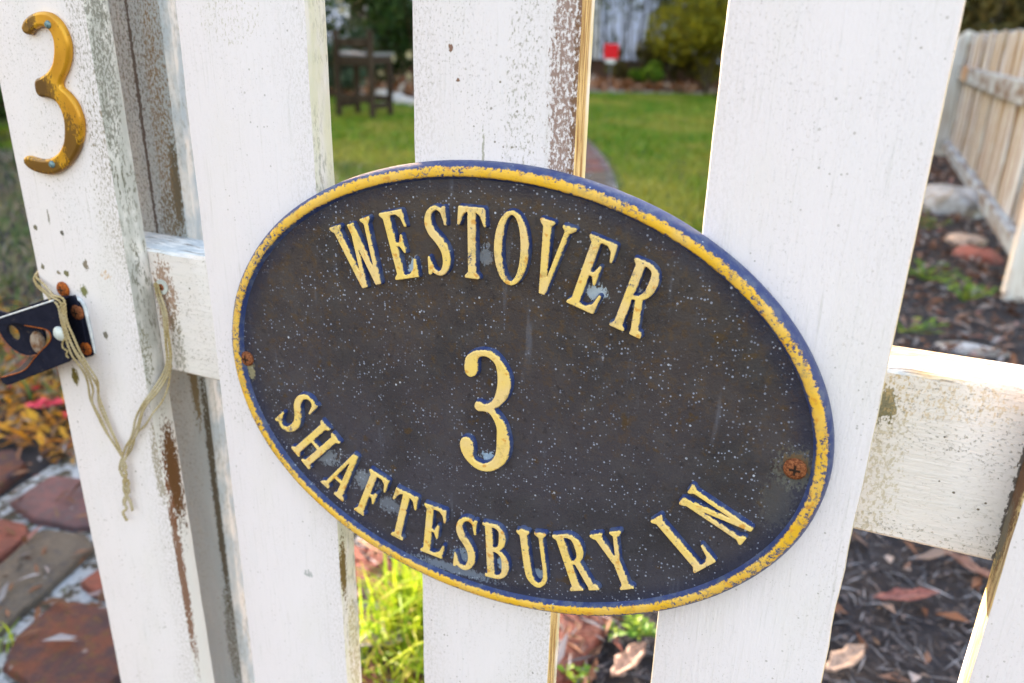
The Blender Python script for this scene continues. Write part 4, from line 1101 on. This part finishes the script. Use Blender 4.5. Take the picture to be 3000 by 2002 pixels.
# weeds: rosettes of small round leaves on stalks
M_WEED = foliage('weed', [(0, (.06, .17, .025)), (.5, (.12, .26, .025)), (1, (.27, .36, .02))], .5, .3)
def weed(x, y, n, r, h, label, s=.010):
    C = []; mb = MB()
    for i in range(n):
        a = rng.uniform(0, 2*PI); q = r*rng.uniform(.1, 1)**.6; hh = h*rng.uniform(.4, 1.1)
        p = np.array([math.cos(a)*q, math.sin(a)*q, hh])
        for k in range(3):
            b = a+k*2.1; C.append((p+np.array([math.cos(b), math.sin(b), .1])*s*.8, np.array([math.cos(b), math.sin(b), .15+rng.normal()*.2])*s, np.array([-math.sin(b), math.cos(b), rng.normal()*.2])*s*.62))
        mb.tube([(0, 0, 0), tuple(p*.55), tuple(p)], .0011, 4)
    V, F = quads_mesh(*[np.array([c[k] for c in C]) for k in range(3)])
    e = empty('weed', (x, y, .004)); tag(e, label, 'weed', None)
    build('leaves', V, F, M_WEED, e, (x, y, .004)); mb.out('stalks', M_WEED, e, (x, y, .004))
weed(.165, .600, 16, .045, .05, 'small green clover weed in dark soil under the plaque')
weed(.125, .47, 5, .02, .02, 'tiny clover sprig at the edge of the red brick')
weed(.69, 3.02, 30, .12, .05, 'low green weed left of the one nearest the far fence', .010)
weed(.80, 2.78, 26, .10, .06, 'green weed closest to the foot of the far fence', .010)
weed(.60, 2.32, 13, .10, .05, 'flat green weed behind the sunlit rail top', .010)
weed(.74, 4.05, 13, .11, .07, 'green tuft in front of the pale rock', .011)
# pale rocks
def rock(x, y, a, b, h, rz, mat, label, name='rock', group=None):
    r = np.random.default_rng(int(abs(x*100))+3); V = []; F = []; n, k = 22, 8
    ph = r.uniform(0, 6, 6)
    for i in range(k):
        t = i/(k-1); rr = math.cos(t*PI/2)**.6; z = h*math.sin(t*PI/2)**.8-.01
        for j in range(n):
            q = 2*PI*j/n; w = 1+.16*math.sin(2*q+ph[0])+.10*math.sin(3*q+ph[1]+t*2)+.05*math.sin(7*q+ph[2]*t)
            V.append((a*rr*w*math.cos(q), b*rr*w*math.sin(q), z*(1+.12*math.sin(3*q+ph[3]))))
    for i in range(k-1):
        for j in range(n): F.append((i*n+j, i*n+(j+1) % n, i*n+n+(j+1) % n, i*n+n+j))
    F.append(tuple(range((k-1)*n, k*n)))
    o = build(name, V, F, mat, None, (x, y, 0), smooth=45); o.rotation_euler = (0, 0, rz)
    return tag(o, label, 'rock', group)
M_ROCK = simple('pale_rock', (.44, .46, .50), (.24, .22, .20), 14, .9, .2, bump=.02)
M_ROCKR = simple('red_rubble', (.30, .10, .08), (.20, .09, .08), 20, .9, .2, bump=.01)
M_ROCKT = simple('tan_rubble', (.42, .33, .27), (.30, .24, .22), 20, .9, .2, bump=.01)
rock(.885, 4.72, .15, .26, .13, .35, M_ROCK, 'pale grey rock lying beside the far fence')
rock(.92, 3.55, .08, .10, .05, .5, M_ROCKR, 'flat brick red lump of rubble near the far fence')
rock(.90, 3.85, .12, .09, .045, 1.0, M_ROCKT, 'flat tan stone between the pale rock and the red rubble')
rock(.78, 2.25, .10, .06, .02, .2, M_ROCK, 'flat grey stone just behind the sunlit rail')

# ------------------------------------------------------------------ far picket fence on the right
def weathered(name, a, b, stain, amt):
    s = SH(name, .85, 0, .2)
    n = s.noise(22, 5, (1, 1, .09), .62)
    c = s.mix(s.step(s.noise(14, 4, (1, 1, .2), off=2), .38, .62), a, b)
    c = s.mix(s.mul(s.step(n, .49, .55), amt), c, stain)
    s.bump(n, .004, .5)
    return s.done(c)
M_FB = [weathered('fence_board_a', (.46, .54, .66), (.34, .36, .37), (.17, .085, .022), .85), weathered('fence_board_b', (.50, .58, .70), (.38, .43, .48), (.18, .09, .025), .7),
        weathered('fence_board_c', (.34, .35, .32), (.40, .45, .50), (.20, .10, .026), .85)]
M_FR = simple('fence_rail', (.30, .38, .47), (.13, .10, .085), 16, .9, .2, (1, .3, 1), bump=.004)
M_FP = weathered('fence_post_white', (.70, .70, .71), (.62, .60, .58), (.26, .13, .06), .35)
M_FPB = simple('brown_worn_wood', (.20, .095, .045), (.42, .33, .24), 16, .9, .2, bump=.004)
fence = empty('picket_fence', (1.05, 5.2, 0))
tag(fence, 'weathered white board fence with streaked boards at the right edge of the yard', 'fence')
rf = np.random.default_rng(5)
def fboard(y, w, z0, z1, m, x=1.055):
    n = 7; V = []; rad = .05
    pts = [(-w/2, z0), (w/2, z0), (w/2, z1-rad), (w/2-rad*.5, z1-rad*.2), (0, z1), (-w/2+rad*.5, z1-rad*.2), (-w/2, z1-rad)]
    k = len(pts); dx = rf.normal()*.004
    V = [(dx, a, b) for a, b in pts]+[(dx+.02, a, b) for a, b in pts]
    F = [tuple(range(k-1, -1, -1)), tuple(range(k, 2*k))]+[(i, (i+1) % k, k+(i+1) % k, k+i) for i in range(k)]
    build('board', V, F, m, fence, (x, y, 0))
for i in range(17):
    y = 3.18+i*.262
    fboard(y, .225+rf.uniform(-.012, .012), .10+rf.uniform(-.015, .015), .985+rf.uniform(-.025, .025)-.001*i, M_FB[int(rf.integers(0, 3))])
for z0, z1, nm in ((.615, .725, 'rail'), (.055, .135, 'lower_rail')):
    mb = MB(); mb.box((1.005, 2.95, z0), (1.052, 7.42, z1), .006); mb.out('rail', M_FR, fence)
mb = MB(); mb.box((1.0, 6.60, .63), (1.004, 7.0, .735)); mb.out('worn_patch', M_FPB, fence)
mb = MB(); mb.prism([(.93, 0), (1.14, 0), (1.135, .86), (1.10, .97), (1.02, 1.0), (.945, .94)], 7.42, 7.52)
mb.out('post', M_FP, fence, smooth=30)
mb = MB(); mb.prism([(1.06, .45), (1.13, .55), (1.12, .90), (1.03, .90)], 7.412, 7.4195); mb.out('worn_patch', M_FPB, fence)
mb = MB(); mb.box((.935, 2.88, -.02), (1.035, 2.95, .36), .006); mb.out('post', M_FP, fence)
mb = MB(); mb.box((1.053, 2.88, -.02), (1.13, 2.95, .93), .006); mb.out('post', M_FP, fence)

# ------------------------------------------------------------------ garden behind: bench, beds, shrubs, sign
def mulch():
    s = SH('mulch', .95, 0, .1)
    c = s.mix(s.step(s.noise(7, 6, rough=.7), .35, .62), (.060, .036, .022), (.15, .070, .035))
    c = s.mix(s.mul(s.step(s.noise(30, 4, off=3), .58, .66), .7), c, (.26, .17, .12))
    return s.done(c)
sheet('flower_bed', [(-9.5, 9.0), (-5.0, 9.3), (-4.4, 12.7), (-2.2, 14.1), (.1, 13.2), (1.2, 13.2), (1.2, 17.2), (-16, 17.2), (-16, 9.0)], .012, mulch())
M_DRY = foliage('dry_leaves', [(0, (.16, .055, .02)), (.4, (.30, .12, .05)), (.7, (.36, .20, .12)), (1, (.45, .38, .33))], .8, .1)
XY = np.concatenate([scatter(5000, -5.2, .4, 12.6, 15.0), scatter(1500, -6.4, -4.6, 8.9, 11)])
XY = XY[~in_poly(XY, lawn_poly)]
V, F = flakes(XY, .075, .045, .06, .5, .02); tag(build('dry_leaf_litter', V, F, M_DRY), kind='stuff')
# kerb of low edging along the bed
M_KERB = simple('kerb_stone', (.38, .33, .33), (.26, .23, .22), 12, .9, .2, bump=.005)
mb = MB()
ks = catmull([(.4, 13.1), (-.9, 13.65), (-2.2, 14.02), (-3.3, 13.35), (-4.4, 12.62)], 5)
for a, b in zip(ks[:-1], ks[1:]):
    d = (b-a)*.47; nn = np.array([-d[1], d[0]])/np.linalg.norm(d)*.05; m = (a+b)/2
    q = [m-d-nn, m+d-nn, m+d+nn, m-d+nn]
    mb.add([(x, y, .0) for x, y in q]+[(x, y, .06) for x, y in q], [(4, 5, 6, 7), (0, 1, 5, 4), (1, 2, 6, 5), (2, 3, 7, 6), (3, 0, 4, 7)])
tag(mb.out('bed_edging', M_KERB), kind='structure')
M_PALE = simple('border_stone', (.58, .52, .48), (.42, .40, .42), 9, .9, .2, bump=.01)
for i, (x, y, a, h) in enumerate([(-5.62, 9.15, .13, .15), (-5.36, 9.02, .17, .13), (-5.10, 8.86, .12, .10), (-4.84, 8.74, .14, .11), (-5.95, 9.25, .15, .12)]):
    rock(x, y, a, a*.7, h, .3*i, M_PALE, ['pale border stone in front of the flowering shrub', 'widest pale stone in front of the flowering shrub', 'small pale stone right of the widest border stone', 'rightmost pale border stone, half behind the middle picket', 'pale border stone behind the chair leg'][i], 'border_stone', 'pale stones edging the flower bed')

M_WOOD = weathered('old_dark_wood', (.045, .029, .020), (.072, .050, .036), (.03, .02, .016), .6)
M_SKYSEAT = weathered('seat_sky_tint', (.26, .27, .30), (.20, .19, .19), (.12, .09, .07), .4)  # blue-grey sky reflection on the seat, put into its colour
stool = empty('wooden_chair', (-4.58, 7.0, 0))
tag(stool, 'dark weathered high wooden chair standing at the back of the lawn', 'chair')
def bb(name, a, b, m=None, ch=.006):
    q = MB(); q.box(a, b, ch); return q.out(name, m or M_WOOD, stool)
CX0, CX1, CY0, CY1 = -4.80, -4.33, 6.90, 7.30
for x in (CX0, CX1-.055): bb('leg', (x, CY0, 0), (x+.055, CY0+.05, .88)); bb('leg', (x, CY1-.05, 0), (x+.055, CY1, .63))
q = MB(); n = 9                                        # dished seat
xs = np.linspace(CX0+.002, CX1-.002, n); V = []
for y in (CY0+.052, CY1+.03):
    for x in xs:
        d = .022*(1-((x-(CX0+CX1)/2)/(CX1-CX0)*2)**2); V += [(x, y, .668-d), (x, y, .634-d*.4)]
F = []
for i in range(n-1):
    a, b = i*2, 2*n+i*2
    F += [(a, a+2, b+2, b), (a+1, b+1, b+3, a+3), (a, a+1, a+3, a+2), (b, b+2, b+3, b+1)]
F += [(0, 2*n, 2*n+1, 1), (2*n-2, 2*n-1, 4*n-1, 4*n-2)]
q.add(V, F); q.out('seat', M_SKYSEAT, stool)
bb('apron', (CX0+.056, CY0+.012, .53), (CX1-.056, CY0+.04, .63)); bb('crest_rail', (CX0+.056, CY0+.01, .715), (CX1-.056, CY0+.04, .80))
bb('stretcher', (CX0+.056, CY0+.01, .17), (CX1-.056, CY0+.04, .25)); bb('stretcher', (CX0+.056, CY1-.04, .17), (CX1-.056, CY1-.01, .23))
for x in (CX0, CX1-.055):
    bb('stretcher', (x+.012, CY0+.051, .11), (x+.043, CY1-.051, .17)); bb('side_rail', (x+.01, CY0+.051, .55), (x+.045, CY1-.051, .632))

M_SHRUB = foliage('shrub_leaves', [(0, (.018, .050, .014)), (.45, (.035, .085, .020)), (.8, (.065, .125, .028)), (1, (.12, .16, .04))], .45, .2)
M_BLUESH = foliage('grey_green_leaves', [(0, (.035, .075, .045)), (.5, (.065, .12, .07)), (1, (.13, .18, .12))], .5, .2)
M_YELLOW = foliage('yellow_leaves', [(0, (.12, .13, .015)), (.4, (.28, .26, .015)), (.75, (.42, .36, .02)), (1, (.16, .19, .03))], .55, .35)
M_OLIVE = foliage('olive_leaves', [(0, (.06, .055, .02)), (.5, (.10, .095, .03)), (1, (.19, .14, .04))], .55, .25)
M_BAM = foliage('stem_leaves', [(0, (.045, .065, .025)), (.5, (.085, .10, .03)), (1, (.14, .15, .05))], .55, .25)
M_BARK = simple('bark', (.085, .062, .048), (.15, .12, .10), 14, .95, .1, (1, 1, .25), bump=.01)
M_TWIG = simple('dark_twigs', (.055, .045, .035), (.10, .085, .06), 20, .9, .1)
M_PETAL = simple('cream_petals', (.50, .42, .22), (.55, .50, .36), 40, .6, .2)

def stems(root, n, spread, h, r, base=(0, 0), z0=0, lean=.18):
    mb = MB()
    for i in range(n):
        a = rng.uniform(0, 2*PI); b = np.array([math.cos(a), math.sin(a)])*spread*rng.uniform(0, 1)**.5
        d = rng.normal(size=2)*lean*h; hh = h*rng.uniform(.6, 1.1)
        p = [(b[0]+base[0], b[1]+base[1], z0), (b[0]+base[0]+d[0]*.3, b[1]+base[1]+d[1]*.3, z0+hh*.45), (b[0]+base[0]+d[0], b[1]+base[1]+d[1], z0+hh)]
        mb.tube(catmull(p, 3), [r, r*.9, r*.8, r*.7, r*.6, r*.5, r*.35][:len(catmull(p, 3))], 5)
    return mb
def shrub(name, x, y, r, h, n, size, mat, label, z0=.15, clumps=26, aspect=.5, flowers=0, cat='shrub', group=None, nst=9, shell=.45):
    e = empty(name, (x, y, 0)); tag(e, label, cat, group)
    stems(e, nst, r*.25, h*.8, .016, (0, 0), -.02).out('stems', M_TWIG, e, (x, y, 0))
    leaf_cloud('foliage', (0, 0, z0+(h-z0)/2), (r, r, (h-z0)/2), n, size, mat, e, aspect, clumps, shell, loc=(x, y, 0))
    for k in range(flowers):
        d = rand_dirs(1)[0]; d[1] = -abs(d[1]); p = np.array([0, 0, z0+(h-z0)/2])+d*np.array([r, r, (h-z0)/2])*.97
        C = []; 
        for q in range(6):
            a = q*PI/3; u = np.array([math.cos(a), -.35, math.sin(a)])*.038
            C.append((p+u*.8, u, np.array([-math.sin(a), -.1, math.cos(a)])*.026))
        V, F = quads_mesh(*[np.array([c[k2] for c in C]) for k2 in range(3)])
        build('flower', V, F, M_PETAL, e, (x, y, 0))
    return e
shrub('flowering_shrub', -5.75, 9.9, .95, 2.5, 9000, .055, M_SHRUB, 'dark green shrub with cream flowers right of the high wooden chair', .25, 34, flowers=20)
shrub('shrub', -6.45, 9.4, .62, .95, 2600, .05, M_BLUESH, 'low grey green shrub seen between the chair legs', .05)
shrub('shrub', -7.6, 10.3, .85, 1.6, 3600, .055, M_SHRUB, 'green shrub behind the high wooden chair', .1)
shrub('shrub', -9.2, 9.9, .9, 1.9, 3600, .06, M_SHRUB, 'rounded green shrub farthest left in the bed', .1)
shrub('yellow_shrub', -2.15, 13.9, 1.0, 2.5, 8000, .062, M_YELLOW, 'yellow leaved shrub behind the lawn', .25, 30, shell=.3)
shrub('shrub', -3.22, 14.25, .36, .50, 900, .055, M_WEED, 'small bright green plant in the mulch before the thin stems', .02, 10)
shrub('shrub', -3.75, 14.7, .55, .85, 1600, .06, M_OLIVE, 'brownish low shrub behind the red sign', .02, 14)
shrub('shrub', -2.9, 15.0, .5, .75, 1300, .06, M_OLIVE, 'brownish low shrub left of the yellow one', .02, 14)
def stem_clump(x, y, n, w, h, label):
    e = empty('stem_shrub', (x, y, 0)); tag(e, label, 'shrub', 'tall thin stemmed shrubs against the house')
    stems(e, n, w, h, .017, lean=.07).out('stems', M_TWIG, e, (x, y, 0))
    leaf_cloud('foliage', (0, 0, h*.62), (w*1.25, w*.9, h*.42), int(n*62), .075, M_BAM, e, .26, 30, .25, .5, loc=(x, y, 0))
stem_clump(-4.25, 15.2, 14, .50, 3.0, 'thin stemmed shrub just above the red sign')
stem_clump(-3.35, 15.5, 16, .50, 3.1, 'thin stemmed shrub between the red sign and the yellow shrub')
stem_clump(-2.6, 15.8, 16, .50, 3.0, 'thin stemmed shrub right behind the yellow shrub')
stem_clump(-1.6, 15.6, 14, .50, 3.0, 'thin stemmed shrub on the far side of the yellow shrub')
stem_clump(-5.3, 15.3, 14, .50, 3.0, 'thin stemmed shrub left of the red sign')

def hedge_mass(x, y, rx, ry, h, n, mat, label, name='hedge', size=.09):
    e = empty(name, (x, y, 0)); tag(e, label, name.replace('_', ' '))
    stems(e, 14, rx*.6, h*.8, .03).out('stems', M_TWIG, e, (x, y, 0))
    leaf_cloud('foliage', (0, 0, h*.5), (rx, ry, h*.52), n, size, mat, e, .5, 46, .35, loc=(x, y, 0))
hedge_mass(2.2, 10.2, 1.9, 1.0, 3.0, 9000, M_OLIVE, 'brown olive hedge rising behind the white board fence', size=.075)
hedge_mass(.4, 12.8, .75, .8, 2.3, 4000, M_SHRUB, 'dark green bush hidden partly behind the fourth picket', 'bush')

def lawn_sign():
    e = empty('yard_sign', (-3.70, 13.2, 0)); tag(e, 'small red square yard sign with a white foot strip in front of the stems', 'sign')
    M_R = simple('red_sign', (.80, .012, .022), (.72, .012, .02), 8, .5, .3); M_Wt = simple('white_sign', (.78, .78, .80), (.72, .73, .76), 8, .5, .3)
    c = Vector((-3.70, 13.2, 0)); q = MB(); q.box((-.125, -.006, .552), (.125, .006, .79), .004); o = q.out('face', M_R, e, c, smooth=30)
    q = MB(); q.box((-.095, -.006, .485), (.080, .004, .549), .003); q.out('foot_strip', M_Wt, e, c)
    q = MB(); q.tube([(0, .012, -.05), (0, .012, .70)], .008, 8); q.out('stake', M_FR, e, c)
    e.rotation_euler = (0, 0, 0)
lawn_sign()

# ------------------------------------------------------------------ the white clapboard house
def siding():
    s = SH('white_siding', .6, 0, .3)
    c = s.mix(s.step(s.noise(2.0, 4), .35, .65), (.70, .76, .97), (.64, .70, .92))
    return s.done(c)
M_SIDE = siding()
M_ROOF = simple('roof_shingle', (.085, .08, .08), (.13, .12, .115), 18, .95, .1, bump=.01)
M_TRIM = simple('white_trim', (.78, .78, .80), (.72, .72, .75), 6, .5, .3)
M_GLASS = SH('window_glass', .05, 0, .8).done((.025, .03, .035))
M_BASE = simple('brick_foundation', (.16, .075, .05), (.10, .06, .05), 30, .9, .1)
house = empty('house', (-6, 20.5, 0))
tag(house, 'white clapboard house standing behind the garden shrubs', 'house')
HX0, HX1, HY0, HY1, HZ = -16.2, 5.0, 17.3, 24.5, 6.8
mb = MB(); mb.box((HX0+.05, HY0+.06, -.1), (HX1-.05, HY1-.05, .45)); mb.out('foundation', M_BASE, house)
mb = MB(); z = .45; 
while z < HZ:                                              # lapped boards: each leans out over the one below
    z1 = min(z+.125, HZ)
    v = [(HX0, HY0-.016, z), (HX1, HY0-.016, z), (HX1, HY0, z1), (HX0, HY0, z1), (HX0, HY0+.01, z), (HX1, HY0+.01, z)]
    mb.add(v, [(0, 1, 2, 3), (1, 0, 4, 5)]); z = z1
mb.box((HX0, HY0+.012, .44), (HX1, HY1, HZ)); mb.out('wall', M_SIDE, house)
mb = MB(); ym = (HY0+HY1)/2; ov = .3
for sgn, y in ((-1, HY0-ov), (1, HY1+ov)):
    a = [(HX0-.06, y, HZ-.15), (HX1+.3, y, HZ-.15), (HX1+.3, ym, HZ+3.2), (HX0-.06, ym, HZ+3.2)]
    mb.add(a+[(p[0], p[1], p[2]+.16) for p in a], [(0, 1, 2, 3), (7, 6, 5, 4), (0, 4, 5, 1), (1, 5, 6, 2), (2, 6, 7, 3), (3, 7, 4, 0)])
mb.out('roof', M_ROOF, house)
for gx in (HX0+.01, HX1-.01):
    mb = MB(); mb.add([(gx, HY0, HZ), (gx, HY1, HZ), (gx, ym, HZ+3.1), (gx+.05, HY0, HZ), (gx+.05, HY1, HZ), (gx+.05, ym, HZ+3.1)], [(0, 1, 2), (5, 4, 3), (0, 3, 4, 1), (1, 4, 5, 2), (2, 5, 3, 0)]); mb.out('gable', M_SIDE, house)
def window(x, z, w, h):
    q = MB(); y = HY0
    for a, b in (((x-w/2-.1, y-.05, z-.1), (x-w/2, y+.03, z+h+.1)), ((x+w/2, y-.05, z-.1), (x+w/2+.1, y+.03, z+h+.1)), ((x-w/2, y-.05, z-.1), (x+w/2, y+.03, z)), ((x-w/2, y-.05, z+h), (x+w/2, y+.03, z+h+.1)), ((x-w/2, y-.045, z+h/2-.03), (x+w/2, y+.03, z+h/2+.03)), ((x-.015, y-.042, z), (x+.015, y+.03, z+h))): q.box(a, b)
    o = q.out('window', M_TRIM, house)
    for k in (0, 1):
        p = MB(); p.box((x-w/2, y-.030, z+k*h/2+.03*k), (x+w/2, y-.018, z+h/2*(k+1)-.03*(1-k))); p.out('pane', M_GLASS, o)
for x in (-13.4, -11.15, -8.4, -1.0, 2.2): window(x, 1.0, .95, 1.7)
for x in (-13.4, -10.6, -7.4, -4.0, -1.0, 2.2): window(x, 3.9, .95, 1.5)
mb = MB(); mb.box((-6.2, HY0-.05, .45), (-5.2, HY0+.03, 2.6)); d = mb.out('door', M_TRIM, house)
mb = MB(); mb.tube([(-5.32, HY0-.09, 1.45), (-5.32, HY0-.05, 1.45)], .03, 10); mb.out('handle', M_ZINC, d)

# ------------------------------------------------------------------ unseen trees and shrubs added left of the view to shade the yard
def tree(name, x, y, h, cr, mat, label, n=15000, trunk=.22, crown0=.25, leaf=.16, clumps=60):
    e = empty(name, (x, y, 0)); tag(e, label, 'tree')
    mb = MB(); k = 9
    pts = [(math.sin(i*.9)*.05*i*.4, math.cos(i*1.3)*.04*i*.4, h*.8*i/(k-1)) for i in range(k)]
    mb.tube(pts, [trunk*(1.25 if i == 0 else 1-.8*i/(k-1)) for i in range(k)], 12)
    for i in range(13):
        a = i*2.4; z0 = h*(crown0+.04*i); L = cr*rng.uniform(.55, .95)
        p = [(0, 0, z0), (math.cos(a)*L*.45, math.sin(a)*L*.45, z0+.25*L), (math.cos(a)*L, math.sin(a)*L, z0+.55*L)]
        c = catmull(p, 3); mb.tube(c, np.linspace(trunk*.4, .02, len(c)), 6)
    mb.out('trunk', M_BARK, e, (x, y, 0), smooth=60)
    leaf_cloud('crown', (0, 0, h*(crown0+1)/2), (cr, cr, h*(1-crown0)/2), n, leaf, mat, e, .5, clumps, .45, loc=(x, y, 0))
tree('sun_block_evergreen', -14.2, 9.6, 9.0, 2.2, M_SHRUB, 'large evergreen tree added left of the view to block the sun', 16000)  # added outside the frame to keep sun off the yard
tree('sun_block_tree', -7.75, 5.2, 6.2, 1.5, M_SHRUB, 'broad green tree added left of the view to shade the bricks', 30000, .18, .06, .15, 110)  # added; crown placed so its shadow covers the left bricks and pickets

shrub('sun_block_shrub', -4.87, 4.32, .50, 2.75, 15000, .045, M_SHRUB, 'tall dense green shrub added out of sight behind the end picket to block the sun', .02, 60, shell=.1, nst=12)  # added, hidden from view: keeps sun off the bricks and second picket's back
shrub('sun_block_shrub', -5.75, 3.55, .60, 2.6, 9000, .05, M_SHRUB, 'dense green shrub added next to the tall one to block the sun', .02, 50, shell=.1, nst=12)  # added beside it to widen the same shadow
